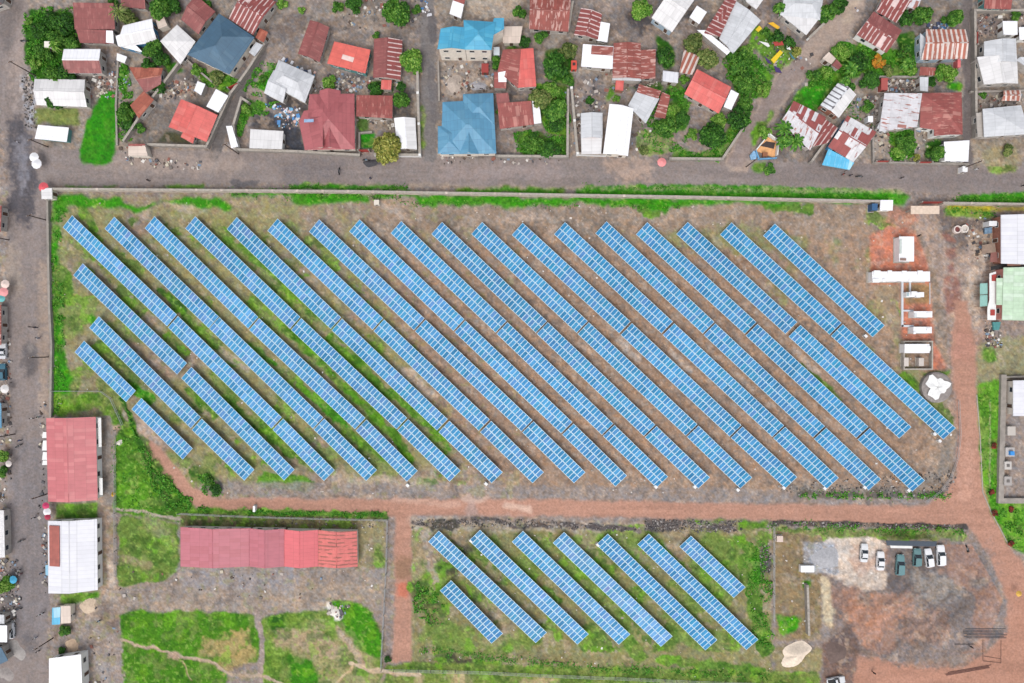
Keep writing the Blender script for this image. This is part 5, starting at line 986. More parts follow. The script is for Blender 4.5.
# ---------------------------------------------------------------- vehicles
M_tyre = M_black; M_rim = mat('rim', (170,172,176), .4, .05); M_carglass = mat('car_glass', (48,58,66), .15, .05)
def car(px, py, rz, col, label, kind='suv', L_=4.7, W=1.85, group='cars parked in the dirt lot', cat='car'):
    p = P(px, py, .8); t = thing('pickup_truck' if kind == 'pickup' else 'parked_car', label, cat, (p.x, p.y, 0), rz, group)
    m = mat('car_paint_%d_%d_%d' % col, col, .25, .02); hl = L_/2; w2 = W/2; H0 = .38
    # body: loft of cross sections along x (nose at +x)
    st = [(-hl, .82, .55, .85), (-hl+.12, .92, .36, .98), (-hl+.8, 1, .33, 1.0), (-.3, 1, .33, 1.0), (hl*.42, 1, .33, .98), (hl-.5, .96, .35, .90), (hl-.12, .86, .42, .80), (hl, .74, .52, .70)]
    mb = MB(); R_ = []
    for x, f, z0, z1 in st: R_.append([(x, -w2*f, z0), (x, -w2*f*1.0, (z0+z1)/2), (x, -w2*f*.93, z1), (x, 0, z1+.03), (x, w2*f*.93, z1), (x, w2*f, (z0+z1)/2), (x, w2*f, z0)])
    for A, B in zip(R_[:-1], R_[1:]):
        for i in range(6): mb.poly([A[i+1], A[i], B[i], B[i+1]], m)
        mb.poly([A[0], A[6], B[6], B[0]], m)
    mb.poly(R_[0], m); mb.poly(list(reversed(R_[-1])), m); mb.build('body', t)
    zr = 1.62; c0, c1 = (-hl+.25, hl*.36) if kind == 'suv' else (-.55, hl*.38); r0, r1 = (c0+.25, c1-.85) if kind == 'suv' else (c0+.25, c1-.8)
    if kind == 'sedan': c0, c1, r0, r1, zr = -hl+.75, hl*.36, -hl+1.35, hl*.36-.85, 1.42
    lo = [(c0, -w2*.9, .98), (c1, -w2*.9, .98), (c1, w2*.9, .98), (c0, w2*.9, .98)]; hi = [(r0, -w2*.74, zr), (r1, -w2*.74, zr), (r1, w2*.74, zr), (r0, w2*.74, zr)]
    g = MB()
    for i in range(4): j = (i+1) % 4; g.poly([lo[i], lo[j], hi[j], hi[i]], M_carglass)
    g.build('windows', t)
    rf = MB(); hx0, hx1 = r0-.06, r1+.06; hw = w2*.76
    rf.prism([(hx0, -hw), (hx1-.15, -hw), (hx1, -hw*.8), (hx1, hw*.8), (hx1-.15, hw), (hx0, hw)], zr-.02, zr+.06, m); rf.build('roof', t)
    pl = MB()
    for s in (-1, 1):
        for xa, xb in ((c0, r0), (c1, r1), ((c0+c1)/2-.1, (r0+r1)/2-.05)): pl.tube((xa, s*w2*.905, .97), (xb, s*w2*.75, zr), .05, .045, m, 5)
    pl.build('pillars', t)
    if kind == 'pickup':
        bd = MB(); bd.box((-hl+1.1, 0, 1.035), (1.75, W*.74, .05), M_black); bd.build('cargo_bed', t)
    for sx in (-1, 1):
        for sy in (-1, 1):
            wv = MB(); x = sx*L_*.30; wv.tube((x, sy*(w2-.22), .34), (x, sy*(w2+.01), .34), .34, .34, M_tyre, 14); wo = wv.build('wheel', t)
            rv = MB(); rv.tube((x, sy*(w2-.02), .34), (x, sy*(w2+.03), .34), .19, .19, M_rim, 10); rv.build('rim', wo)
    for s in (-1, 1):
        h_ = MB(); h_.box((hl-.07, s*w2*.6, .66), (.12, .36, .16), M_white); h_.build('headlight', t)
        h_ = MB(); h_.box((-hl+.02, s*w2*.7, .78), (.1, .24, .2), M_redp); h_.build('taillight', t)
        h_ = MB(); h_.box((c1-.35, s*(w2+.1), 1.04), (.14, .2, .14), m); h_.build('mirror', t)
    return t
N_ = R(90)
car(880.6,561,N_-.04,(240,240,242),'white sedan, leftmost parked car on the pale sand edge','sedan',4.7,1.85)
WHT=(236,238,242)
t=bpy.data.objects
car(865.5,553,N_-.03,WHT,'small white car parked on the sand left of the parking row','sedan',4.4,1.75) if False else None
car(864.3,553,N_-.06,(232,234,236),'white car parked furthest left on the pale sand','sedan',4.6,1.8)
car(900.3,565,N_-.06,(106,146,150),'teal grey jeep parked lower than the rest of the row','suv',5.2,1.95)
car(917.2,557.5,N_-.05,(104,142,144),'teal grey suv between the lower jeep and two white cars','suv',4.5,1.9)
car(929,558,N_+.12,(242,243,246),'white car second from the right, slightly turned','suv',4.7,1.8)
car(941,555.5,N_+.02,(244,245,248),'white suv at the right end of the parked row','suv',5.2,1.95)
car(10.6,631,N_+.03,(232,234,238),'white van at the left edge beside the bright white shop','suv',3.9,1.6,None,'van')
car(3,351,N_,(214,216,220),'pale grey car at the left edge, upper of the two','sedan',4.0,1.6,None); car(2.5,372,N_+.05,(60,110,130),'dark teal car at the left edge, just below the pale grey one','suv',4.2,1.7,None)
car(836,681,R(10),(226,228,230),'small white truck at the bottom edge of the brown rubble','pickup',4.6,1.8,None,'pickup')
def moto(px, py, rz, label, col=(60,64,74), group=None):
    p = P(px, py, .5); t = thing('motorcycle', label, 'motorcycle', (p.x, p.y, 0), rz, group); m = mat('moto_%d_%d_%d' % col, col, .35, .1)
    b = MB(); b.tube((-.25, 0, .75), (.25, 0, .82), .13, .17, m, 8); b.tube((-.3, 0, .45), (.3, 0, .45), .15, .15, M_metal, 8); b.tube((.3, 0, .85), (.62, 0, .33), .05, .05, M_metal, 6); b.tube((-.3, 0, .6), (-.62, 0, .33), .05, .05, M_metal, 6); b.build('body', t)
    s = MB(); s.box((-.32, 0, .86), (.62, .26, .1), M_black); s.build('seat', t)
    h = MB(); h.tube((.3, -.36, 1.05), (.3, .36, 1.05), .03, .03, M_black, 6); h.tube((.28, 0, .85), (.3, 0, 1.05), .04, .04, M_metal, 6); h.build('handlebar', t)
    for x in (-.64, .64):
        w_ = MB(); w_.tube((x, -.06, .32), (x, .06, .32), .32, .32, M_tyre, 14); w_.build('wheel', t)
# ---------------------------------------------------------------- people
def person_mesh():
    me = bpy.data.meshes.new('person_src')
    V = [(0,0,.95),(0,0,1.2),(0,.01,1.42),(0,.01,1.52),(0,0,1.62),(0,0,1.72),(-.10,0,.92),(-.12,.05,.50),(-.12,-.06,.08),(-.12,.08,.04),(.10,0,.92),(.12,-.05,.50),(.12,-.14,.09),(.12,.0,.04),(-.20,0,1.42),(-.27,.02,1.14),(-.26,.12,.90),(-.25,.17,.83),(.20,0,1.42),(.27,-.04,1.14),(.27,.03,.90),(.27,.08,.83)]
    E = [(0,1),(1,2),(2,3),(3,4),(4,5),(0,6),(6,7),(7,8),(8,9),(0,10),(10,11),(11,12),(12,13),(2,14),(14,15),(15,16),(16,17),(2,18),(18,19),(19,20),(20,21)]
    RR = [.14,.13,.15,.06,.10,.08,.10,.065,.045,.04,.10,.065,.045,.04,.06,.045,.035,.04,.06,.045,.035,.04]
    me.from_pydata(V, E, []); o = bpy.data.objects.new('person_src', me); C.objects.link(o)
    sk = o.modifiers.new('s', 'SKIN'); sv = me.skin_vertices[0].data
    for i, r in enumerate(RR): sv[i].radius = (r, r*(.75 if i in (1, 2) else 1)); sv[i].use_root = (i == 0)
    o.modifiers.new('u', 'SUBSURF').levels = 1
    dg = bpy.context.evaluated_depsgraph_get(); m2 = bpy.data.meshes.new_from_object(o.evaluated_get(dg)); bpy.data.objects.remove(o); m2.shade_smooth(); return m2
pmesh = person_mesh(); skin = mat('skin', (110,78,62), .6, .05)
def person(px, py, rz, shirt, trousers, label):
    p = P(px, py, 0); t = thing('person', label, 'person', (p.x, p.y, 0), rz)
    me = pmesh.copy(); me.materials.clear(); me.materials.append(skin); b = bpy.data.objects.new('body', me); link(b, t)
    def cloth(nm, col, test, off):
        bm = bmesh.new(); bm.from_mesh(pmesh); bm.normal_update()
        bmesh.ops.delete(bm, geom=[f for f in bm.faces if not test(f.calc_center_median())], context='FACES')
        for v in bm.verts: v.co += v.normal*off
        mm = bpy.data.meshes.new(nm); bm.to_mesh(mm); bm.free(); mm.materials.append(mat('cloth_%d_%d_%d' % col, col, .9, .08)); mm.shade_smooth(); link(bpy.data.objects.new(nm, mm), t)
    cloth('shirt', shirt, lambda c: .93 < c.z < 1.47 and not (abs(c.x) > .2 and c.z < 1.1), .025)
    cloth('trousers', trousers, lambda c: .12 < c.z < .97 and abs(c.x) < .22, .02)
    hb = MB(); hb.lathe([(.098, 0), (.108, .05), (.095, .11), (.05, .15), (0, .16)], (0, -.01, 1.66), mat('hair', (34,28,26), .9, .05), 12); hb.build('hair', t)
BLU=(60,80,120); DK=(50,50,58); WH=(235,235,235)
for a in ((33,327,0,DK,DK,'person in dark clothes walking on the road beside the green fringe, left one'),(38,327.5,1,(60,66,80),DK,'person in dark grey walking just right of another on the left road'),(40,338,2,(220,220,225),BLU,'person in a pale shirt on the left road above the wet patch'),(22,440,1,(90,110,160),DK,'person in a blue shirt near the motorcycle on the left road'),
    (34,418,.5,WH,DK,'person in white on the road near the market hall top corner'),(41,416.5,2,(200,210,200),BLU,'person in pale green on the road beside the market hall corner'),(21,569,.3,WH,DK,'person in white above the blue umbrella on the left road'),(22.5,573,2,(236,220,220),(120,60,60),'person in pale pink walking close to the person in white'),
    (41.5,613.6,1,WH,BLU,'person in white on the lower left road, left of a pair'),(44.7,612,0,(240,240,245),DK,'person in white shirt on the lower left road, right of a pair'),(75.3,613.4,2,WH,DK,'person in white standing on sandy ground beside the kiosk'),(37.5,636.5,1,(230,230,230),BLU,'person in white on the dark patch of the lower left road'),
    (101,619.5,0,(190,210,230),DK,'person in pale blue on the sandy yard right of the kiosk'),(40.6,649.5,0,(225,215,210),DK,'person in beige near the pole below the kiosk'),(841.5,175,1,(190,90,80),DK,'person in red walking on the upper right road'),(849,176,0,(80,80,96),DK,'person in dark blue beside the motorcycle on the upper right road'),
    (900,178.5,0,(70,66,70),DK,'person in black alone on the upper right road'),(1021,186,1,(60,60,70),DK,'person in dark clothes at the right end of the upper road'),(150,181,1,(60,60,70),DK,'person in black on the road above the solar field, left part'),(371,179,1,(80,90,130),DK,'person in blue on the road below the yellow green tree'),
    (974,170,0,WH,(200,200,200),'person in white beside the pole near the bright white flat roof'),(20,163-20,0,(200,200,210),DK,'person in pale clothes crossing the wet patch, upper left road'),(917,236,1,DK,DK,'person in black at the fence corner of the red paved yard'),(36,537-20,0,(225,225,225),DK,'person in pale grey on the left road between the market halls'),
    (968.5,645,0,(60,60,60),DK,'person in dark clothes beside the black pipes'),(44,572,0,(150,190,230),DK,'person in light blue beside the white market hall'),(872,671,0,(70,60,60),(90,60,50),'person on the red dirt at the bottom of the parking lot')):
    person(*a)
moto(18.5,446,0.5,'dark motorcycle on the left road near the red market hall'); moto(21,541,0.3,'black motorcycle in the middle of the left road'); moto(859.5,176.5,0,'dark motorcycle riding on the upper right road'); moto(967.5,549,1.8,'black motorcycle parked alone in the dirt lot'); moto(24,79-38,0,'dark motorcycle on the dirt at the tree clump edge')
moto(18,609,.1,'motorcycle beside the rubbish heap on the lower left road',(40,60,90)); moto(339,171,1.57,'dark motorcycle on the road below the hipped house'); moto(366,160,0,'motorcycle parked at the dark heap under the yellow green tree',(90,150,180))
# ---------------------------------------------------------------- umbrellas
def umbrella(px, py, r, col, label):
    p = P(px, py, 2.2); t = thing('umbrella', label, 'umbrella', (p.x, p.y, 0), random.random())
    a = MB(); a.tube((0, 0, 0), (0, 0, 2.5), .03, .03, M_metal, 6); a.build('pole', t); m = mat('umbrella_%d_%d_%d' % col, col, .8, .06)
    b = MB(); n = 10
    for i in range(n):
        t0, t1 = 2*math.pi*i/n, 2*math.pi*(i+1)/n; tm = (t0+t1)/2; e0 = (r*math.cos(t0), r*math.sin(t0), 2.0); e1 = (r*math.cos(t1), r*math.sin(t1), 2.0); mm_ = (r*.93*math.cos(tm), r*.93*math.sin(tm), 2.03)
        b.poly([(0, 0, 2.55), e0, mm_], m); b.poly([(0, 0, 2.55), mm_, e1], m); b.poly([(0, 0, 2.53), mm_, e0], m); b.poly([(0, 0, 2.53), e1, mm_], m)
    b.build('canopy', t)
for a in ((662,162,1.15,(244,150,150),'round pink umbrella on the road verge by the corner garden'),(43,187,1.25,(226,90,100),'coral umbrella behind the white corner hut'),(33.5,157,1.2,(244,244,246),'white umbrella at the left road junction, upper one'),(36,163.5,1.3,(240,240,244),'white umbrella at the left road junction, lower one'),
    (12.5,580,1.0,(70,170,210),'blue umbrella at the left edge under a light green tree'),(45.3,506,.9,(210,60,110),'magenta umbrella between the two market halls'),(46.5,512,1.0,(244,240,244),'white umbrella just below the magenta one'),(47,517,.8,(180,50,80),'dark pink umbrella nearest to the white market hall'),
    (4.5,284,1.1,(236,214,204),'cream umbrella at the left edge'),(3,292,1.2,(240,160,160),'salmon umbrella at the left edge below the cream one'),(1,298.5,.9,(110,190,190),'small turquoise umbrella at the left edge'),(8,464,.8,(230,220,214),'pale umbrella at the left edge between two trees'),(1019.5,594,.75,(226,180,80),'yellow umbrella on the red dirt at the right edge'),(4,389,1.1,(230,226,224),'white umbrella at the left edge next to the teal roof')):
    umbrella(*a)
# ---------------------------------------------------------------- boxes, tanks and equipment
def unit(name, label, cat, px, py, wpx, hpx, hgt, col, rz=0, parts=(), group=None, legs=False):
    """equipment cabinet: body with roof lid, door and vents"""
    p = P(px, py, hgt); t = thing(name, label, cat, (p.x, p.y, 0), rz, group); wx, wy = wpx*S*(H-hgt)/H, hpx*S*(H-hgt)/H; m = mat('unit_%d_%d_%d' % col, col, .5, .05)
    b = MB(); b.box((0, 0, hgt/2), (wx*.96, wy*.94, hgt-.12), m); b.build('body', t)
    l = MB(); l.prism([(-wx/2+.05, -wy/2), (wx/2-.05, -wy/2), (wx/2, -wy/2+.05), (wx/2, wy/2-.05), (wx/2-.05, wy/2), (-wx/2+.05, wy/2), (-wx/2, wy/2-.05), (-wx/2, -wy/2+.05)], hgt-.06, hgt+.04, m); l.build('lid', t)
    d = MB(); d.box((0, -wy*.47-.03, hgt*.45), (min(.9, wx*.4), .04, hgt*.7), M_door); d.build('door', t)
    f = MB(); f.box((0, 0, .04), (wx+.3, wy+.3, .12), M_conc); f.build('plinth', t)
    for (x, y, sx, sy, hh, c2) in parts:
        q = MB(); q.box((x*wx, y*wy, hgt+hh/2+.03), (sx, sy, hh), mat('unit_%d_%d_%d' % c2, c2, .5)); q.build('vent', t)
    return t
WW=(250,250,252)
unit('control_cabin','white control cabin with a lighter roof on the red paved yard','cabin',906.5,249,15,25,2.4,WW,0,[(-.42,.1,.5,3.5,.2,(200,210,205)),(-.25,-.42,1.4,.6,.25,(150,120,110))])
unit('battery_container','long bright white container row across the red paved yard','container',901,276.5,58,10,2.4,WW,0,[(-.42,.35,1.6,1.2,.3,WW),(-.2,.4,1.0,1.0,.25,WW),(.05,.38,1.1,.9,.25,WW),(.32,.38,1.2,1,.3,WW),(-.44,-.42,1.6,.9,.25,WW),(-.3,-.4,.8,.8,.2,WW),(.15,-.42,.9,.7,.2,WW)])
unit('inverter_cabinet','white inverter cabinet, upper of two on the red paving','cabinet',923,314.3,18.5,6.2,2.2,WW,0,[(-.42,-.2,.6,1,.2,(226,230,232)),(.3,.1,1,.6,.2,WW)])
unit('inverter_cabinet','white inverter cabinet, lower of two on the red paving','cabinet',922.5,330,18.5,6.4,2.2,WW,0,[(-.45,-.45,.6,.6,.2,WW),(.3,.1,1,.6,.2,WW)])
unit('transformer','white transformer with bushings between the long container and cabinets','transformer',915,294.6,18,5,1.8,WW,0,[(-.1,.2,1.4,1,.5,WW),(.1,-.1,1,1.2,.6,WW),(-.42,0,.5,.8,.3,(180,200,205))])
unit('generator','white generator inside the small walled pad','generator',917,348.5,25,9,2.3,WW,0,[(.46,0,.8,1.2,.15,WW)]); unit('cabinet','small pale cabinet at the left in the walled pad','cabinet',906.3,362,4.6,8.6,1.4,(214,204,196)); unit('cabinet','small pale cabinet at the right in the walled pad','cabinet',921.3,362,5,8,1.4,(206,196,188))
wall_line('901.5 341.5 929.5 341.5 929.5 369 901.5 369 901.5 341.5', 1.2, .35, M_conc, 'pale low wall around the generator pad')
for i, (x, y, w_, h_, c, l) in enumerate(((1011.5,431,8,9,(200,192,184),'pale square equipment box in the compound, topmost one'),(1010,452,9,9,(196,190,186),'equipment box with a blue tank in the compound'),(1008,465.5,7,8,(204,198,192),'equipment box with round vent in the compound'),(1008,481,7.5,9,(176,170,166),'open framed equipment box nearest the compound bottom'))):
    unit('equipment_box', l, 'equipment box', x, y, w_, h_, 1.3, c, 0, [(.05,-.1,1.0,1.0,.7,(50,150,230))] if i == 1 else [(0,0,.7,.7,.12,(110,104,100))] if i else [])
unit('toilet_cabin','blue portable cabin beside the white guardhouse','cabin',874.8,207,5.5,7,2.2,(50,96,140)); unit('water_box','white concrete box at the end of the solar field wall','box',883.5,205,3,3,1.2,WW)
unit('meter_box','white box on the perimeter wall path above the field','box',376.5,202.3,5,5,.9,(232,224,210)); unit('storage_box','small white shed in the brown strip left of the parking lot','box',807.5,569,13.5,6.5,.9,WW); unit('storage_box','pinkish square box in the brown strip near the red road','box',780,539,6,6,1.0,(222,200,188))
unit('sign_board','small white sign box on the red road verge','box',254,509,2.2,6,1.0,WW); unit('red_tank','small red tank stand beside the dark garden tree','tank',574,65,5.5,9,1.6,(224,84,66),0,[(0,.1,.7,.7,.1,(70,40,40))])
unit('roof_box','white hut sitting among the trees of the upper left clump','hut',47,44.3,5.5,6,2.6,(244,238,226)); unit('shed_box','white cube hut below the rust freckled yard','hut',870.5,119,5,6,2,WW); unit('stall_box','pink stall on the right of the grey shed path','stall',959,63,3,9,1.8,(232,120,120)); unit('stall_box','small maroon stall beside the rubble wall of the garden','stall',884.5,84,6.5,12,1.8,(176,86,80))
unit('shed_box','small dark red hut at the corner of the rubble yard','hut',485,68,7,9,2,(160,60,54)); unit('shed_box','white lean-to with blue window beside the sky blue house','hut',496.5,51,6,8,2.2,(214,222,228)); unit('gate_box','white door block on the pole side below the bright white roof','box',965,169,5,5.5,1.8,WW)
unit('unit_block','white block stacked beside the pale office at the right edge','cabinet',993,223.5,8,5,2.2,(238,238,240)); 
# trays and ducts on the paved yard
def duct(pts, w_, h, label, m=None):
    p = [P(x, y, 0) for x, y in pts_of(pts)]; mb = MB(); c = p[0]
    for a, b in zip(p[:-1], p[1:]):
        d = b-a; mid_ = (a+b)/2-c; mb.box((mid_.x, mid_.y, h/2), (d.length+w_*.9, w_, h), m or M_duct, math.atan2(d.y, d.x))
    o = mb.build('cable_duct'); o.location = (c.x, c.y, 0); tag(o, label, 'cable duct')
M_duct = mat('duct_cover', (216,220,226), .5, .04)
duct('901.7 283 901.7 326 912 326', .5, .35, 'pale cable duct running down the left of the red paving'); duct('902.6 310.7 912 310.7', .42, .3, 'short pale duct leading to the upper inverter cabinet'); duct('909.5 283 909.5 292', .42, .3, 'short pale duct from the long container to the transformer'); duct('929.5 283 929.5 304', .15, .2, 'thin pipe at the right of the transformer plot')
# round things
def ring(px, py, r, h, label, col, inner, cat, name, solid=False):
    p = P(px, py, h); t = thing(name, label, cat, (p.x, p.y, 0)); m = mat('ring_%d_%d_%d' % col, col, .8, .08)
    a = MB(); a.lathe([(r, 0), (r, h), (r*.72, h), (r*.72, h*.35)], (0, 0, 0), m, 28); a.build('rim', t); b = MB(); b.lathe([(r*.74, 0), (0, .001)], (0, 0, h*.55), mat('ring_in_%d_%d_%d' % inner, inner, .5)); b.build('basin', t)
    return t
ring(957.8,229.3,.95,.8,'round white concrete ring, left of a pair in the dark yard',(236,220,212),(120,60,56),'concrete ring','concrete_ring'); ring(965,228.6,.95,.8,'round white concrete ring, right of a pair in the dark yard',(236,226,216),(214,204,196),'concrete ring','concrete_ring')
tk = P(937.5,387.5,1.2); t = thing('round_cistern','round grey cistern covered by a torn white sheet','cistern',(tk.x,tk.y,0)); a = MB(); a.lathe([(3.9,0),(3.8,1.0),(3.3,1.25),(3.0,1.25),(0,1.3)],(0,0,0),mat('cistern_wall',(150,142,138),.9,.2),32); a.build('tank_wall',t)
a = MB(); hp = []; 
for i in range(26):
    an = 2*math.pi*i/26; rr = 2.6*(1+.22*math.sin(3*an+1)+.15*math.sin(7*an)+.05*random.random()); hp.append((rr*math.cos(an)-.3, rr*math.sin(an)+.2))
for i in range(26):
    p0, p1 = hp[i], hp[(i+1) % 26]; z = lambda q, k: 1.36+.25*k
    for k0, k1 in ((0,.45),(.45,.8),(.8,1)):
        q = [((p0[0])*(1-k0),(p0[1])*(1-k0),1.36+.28*math.sin(k0*2+i)*.4+.12),((p1[0])*(1-k0),(p1[1])*(1-k0),1.36+.28*math.sin(k0*2+i+1)*.4+.12),((p1[0])*(1-k1),(p1[1])*(1-k1),1.36+.28*math.sin(k1*2+i+1)*.4+.12),((p0[0])*(1-k1),(p0[1])*(1-k1),1.36+.28*math.sin(k1*2+i)*.4+.12)]
        a.poly(q if k1 < 1 else q[:3], M_white)
a.build('sheet',t)
# mounds
def mound(px, py, rx, ry, h, col, label, cat='sand pile', name='sand_pile', rz=0):
    p = P(px, py, 0); n = 26; k = 8; mb = MB(); m = mat('mound_%d_%d_%d' % col, col, .95, .15, 2); g = []
    rs_ = np.random.RandomState(int(px+py)); ph = rs_.rand(4)*6
    for j in range(k+1):
        f = j/k; row = []
        for i in range(n):
            an = 2*math.pi*i/n; w_ = 1+.16*math.sin(2*an+ph[0])+.10*math.sin(3*an+ph[1])+.06*math.sin(5*an+ph[2]); r_ = f*w_
            row.append((rx*S*r_*math.cos(an), ry*S*r_*math.sin(an), h*(math.cos(f*math.pi)*.5+.5)*(1+.12*f*math.sin(4*an+f*5)+.05*f*math.sin(9*an))-.03))
        g.append(row)
    for j in range(k):
        for i in range(n): i2 = (i+1) % n; mb.poly([g[j][i], g[j+1][i], g[j+1][i2], g[j][i2]] if j else [g[0][i], g[1][i], g[1][i2]], m)
    o = mb.build(name); o.location = (p.x, p.y, 0); o.rotation_euler = (0, 0, rz); tag(o, label, cat); me = o.data; me.shade_smooth()
mound(795.5,653.5,18.5,10.5,1.5,(240,222,202),'pale sand pile below the brown strip, beside the dark rubble',rz=.45)
mound(334,612,7,5,.4,(236,230,220),'white lime heap beside the mown grass'); mound(119,443,5,4,.5,(240,232,220),'cream heap beside the path behind the red market hall')
mound(88,605,10,9,.5,(212,190,166),'sandy mound right of the kiosk'); mound(72,645,8,6,.5,(208,180,152),'sandy mound above the bright white hall'); mound(371,163,8,5,.5,(72,70,74),'dark heap on the road verge under the yellow green tree','heap','gravel_pile')
mound(454,84,10,9,.9,(190,176,164),'pale rubble heap between the two blue roofs','rubble heap','rubble_pile'); mound(478,86,9,6,.6,(176,174,178),'grey gravel heap between the two blue roofs','gravel heap','gravel_pile'); mound(826,558,14,14,.5,(176,176,180),'flat grey gravel heap beside the white storage box','gravel heap','gravel_pile')
mound(11,600,9,7,.4,(112,106,104),'dark rubbish heap at the lower left road edge','rubbish heap','rubbish_pile'); mound(836,652,14,10,.6,(112,94,88),'dark brown rubble heap at the bottom of the lot','rubble heap','rubble_pile'); mound(16,650,9,12,.5,(170,164,160),'grey tarpaulin spread at the lower left road edge, upper one','tarpaulin','tarpaulin',.6); mound(6,674,9,8,.5,(160,152,148),'grey tarpaulin in the lower left corner','tarpaulin','tarpaulin')
mound(113.5,494,2.5,2.5,.9,(236,186,50),'small yellow cover on the path behind the red market hall','cover','yellow_cover')
mound(119,99-9,1,1,.3,(230,230,230),'white bag on the fence line beside the bright lawn','bag','bag')
# flat boards, canopies, planks, pipes
def slab(name, label, cat, q, z, th, m, posts=True):
    v = [float(t) for t in q.split()]; pts = [P(v[i], v[i+1], z) for i in range(0, len(v), 2)]; c = sum(pts, Vector())/len(pts); t = thing(name, label, cat, (c.x, c.y, 0))
    a = sum(pts[i].x*pts[(i+1) % len(pts)].y-pts[(i+1) % len(pts)].x*pts[i].y for i in range(len(pts)))
    if a < 0: pts.reverse()
    mb = MB(); mb.prism([(p.x-c.x, p.y-c.y) for p in pts], z-th, z, m); mb.build('sheet' if th < .15 else 'slab', t)
    if posts and z > .6:
        for p in pts: b = MB(); b.tube(((p.x-c.x)*.93, (p.y-c.y)*.93, 0), ((p.x-c.x)*.93, (p.y-c.y)*.93, z-th), .05, .05, M_wood, 6); b.build('post', t)
YEL = mat('yellow_paint', (238,204,30), .5, .06); TEA = mat('teal_glass', (150,196,186), .3, .1); DKB = mat('dark_blue_steel', (62,74,88), .5, .1); BLU_ = mat('blue_tarp', (60,130,200), .7, .15); PUR = mat('purple_cloth', (70,50,110), .9, .1); ORG = mat('orange_board', (236,176,120), .8, .2)
slab('carport','dark steel frame canopy above the parked cars','carport','886 540.5 937 541.5 936 546.5 887 545.5',2.4,.12,DKB); slab('beam','long white beam lying along the dark carport','beam','890 545 912.5 545.5 912.5 548.5 891 548',.3,.25,M_white)
slab('greenhouse_roof','pale glass canopy in front of the mint office, upper pane','canopy','980 283.5 987.5 283 987.5 294 980 294.5',2.3,.06,TEA); slab('greenhouse_roof','pale glass canopy in front of the mint office, lower pane','canopy','980 295.3 987.5 294.8 987.5 306 980 306.5',2.3,.06,TEA)
slab('porch','white framed porch of the mint office','porch','989.5 273.5 996 271.5 996 320 987.5 320 987.5 308 989.5 300',2.6,.12,M_white); slab('planter','brick red planter in the porch of the mint office, upper one','planter','992 275 996.2 274 996.2 281 992 281',2.75,.12,M_redp,False); slab('planter','brick red planter in the porch of the mint office, lower one','planter','990.6 309.5 995 309.5 995 315.5 990.6 315.5',2.75,.12,M_redp,False)
slab('brown_canopy','narrow brown canopy between the white and mint office roofs','canopy','1007.5 262.3 1020.5 261.8 1020.5 265.7 1007.5 266',3.0,.1,mat('brown_sheet',(140,96,80))); slab('black_net','black netting strip left of the narrow brown canopy','netting','991 266.5 1007 263 1007 266 991 270.5',2.0,.08,M_black)
slab('pergola','open timber pergola beside the white office','pergola','982 245 995 243 996 252 982 254',2.2,.08,mat('pergola_wood',(150,128,112),.9,.2)); slab('blue_sheet','blue and grey sheets stacked beside the white office','sheets','985 228 992 227 992 233 985 234',.8,.5,mat('sheets_blue',(120,150,176),.6,.3),False); slab('dark_red_block','dark red door block between the office and the pergola','block','991 252 1000 252 1000 262 990 262',1.8,.12,mat('block_red',(150,100,92)))
slab('teal_drum_cover','teal cover at the corner of the mint office','cover','993 322 1001 322 999 330 994 330',.8,.5,mat('teal_cover',(80,150,150)),False)
for q, l, m, z in (('755.5 29.5 758.5 32 762 28.5 759.5 25.5','yellow board at the upper left of the play yard',YEL,1.6),('768 23 773 22 780 27 778 29.5','long yellow orange board at the top of the play yard',mat('orange_paint',(240,184,40)),1.6),('771 59.5 774 63.5 783 52.5 780 50','long yellow slide in the middle of the play yard',YEL,1.4),('773 42 782 41 784 45 775 46','red canopy in the middle of the play yard',M_redp,1.8),('759 41 768 43 770 46 768 47','cream board lying across the play yard',M_white,.5),
    ('764 56 769 60 772 64 768 63','purple cloth hanging at the lower fence of the play yard',PUR,1.3),('774 66 779 68 782 73 776 72','dark purple cloth at the lower corner of the play yard',PUR,1.3),('789 52 793 56 796 60 792 58','teal board at the right fence of the play yard',mat('teal_board',(60,120,130)),1.3),('786 41 789 45 791 50 787 49','pale curved frame at the right of the play yard',M_white,1.2)):
    slab('play_yard_board', l, 'board', q, z, .1, m)
# blue walled ruin
p = P(766,150,0); t = thing('unfinished_building','roofless unfinished building with blue lower wall and orange floor','unfinished building',(p.x,p.y,0))
def loc_(x, y, z=0): q = P(x, y, z); return (q.x-p.x, q.y-p.y)
def wseg(pp, h, m, nm):
    mb = MB(); pp = [Vector(loc_(*q)) for q in pp]
    for a, b in zip(pp[:-1], pp[1:]):
        d = b-a; mm_ = (a+b)/2; mb.box((mm_.x, mm_.y, h/2), (d.length+.2, .22, h), m, math.atan2(d.y, d.x))
    mb.build(nm, t)
wseg([(755,150.6),(767.4,135.3),(773.5,140),(777,141),(775.4,156)],1.5,M_white,'wall'); wseg([(775.2,158.7),(758,159.8),(755,151.6)],.9,mat('wall_light_blue',(112,176,222),.8,.2),'wall')
mb = MB(); mb.prism([loc_(*q) for q in ((756,151),(774.5,158),(776,142),(767.4,137))][::1], 0, .12, ORG); mb.build('floor', t)
mb = MB(); mb.prism([loc_(*q) for q in ((760,146),(773.5,149),(775,143),(766,141.5))], .13, .2, mat('dark_floor',(70,56,54))); mb.build('pit', t)
mb = MB(); mb.box((-.5,-1.3,.5),(1.2,1.0,.7),mat('brown_crate',(150,96,66))); mb.build('counter', t)
slab('blue_drum_stack','small blue covered stack at the left tip of the ruin','tarpaulin','750 155 754 150.5 757 154 756 159 751 159.5',0.6,.5,mat('tarp_light_blue',(140,184,220),.8,.3),False)
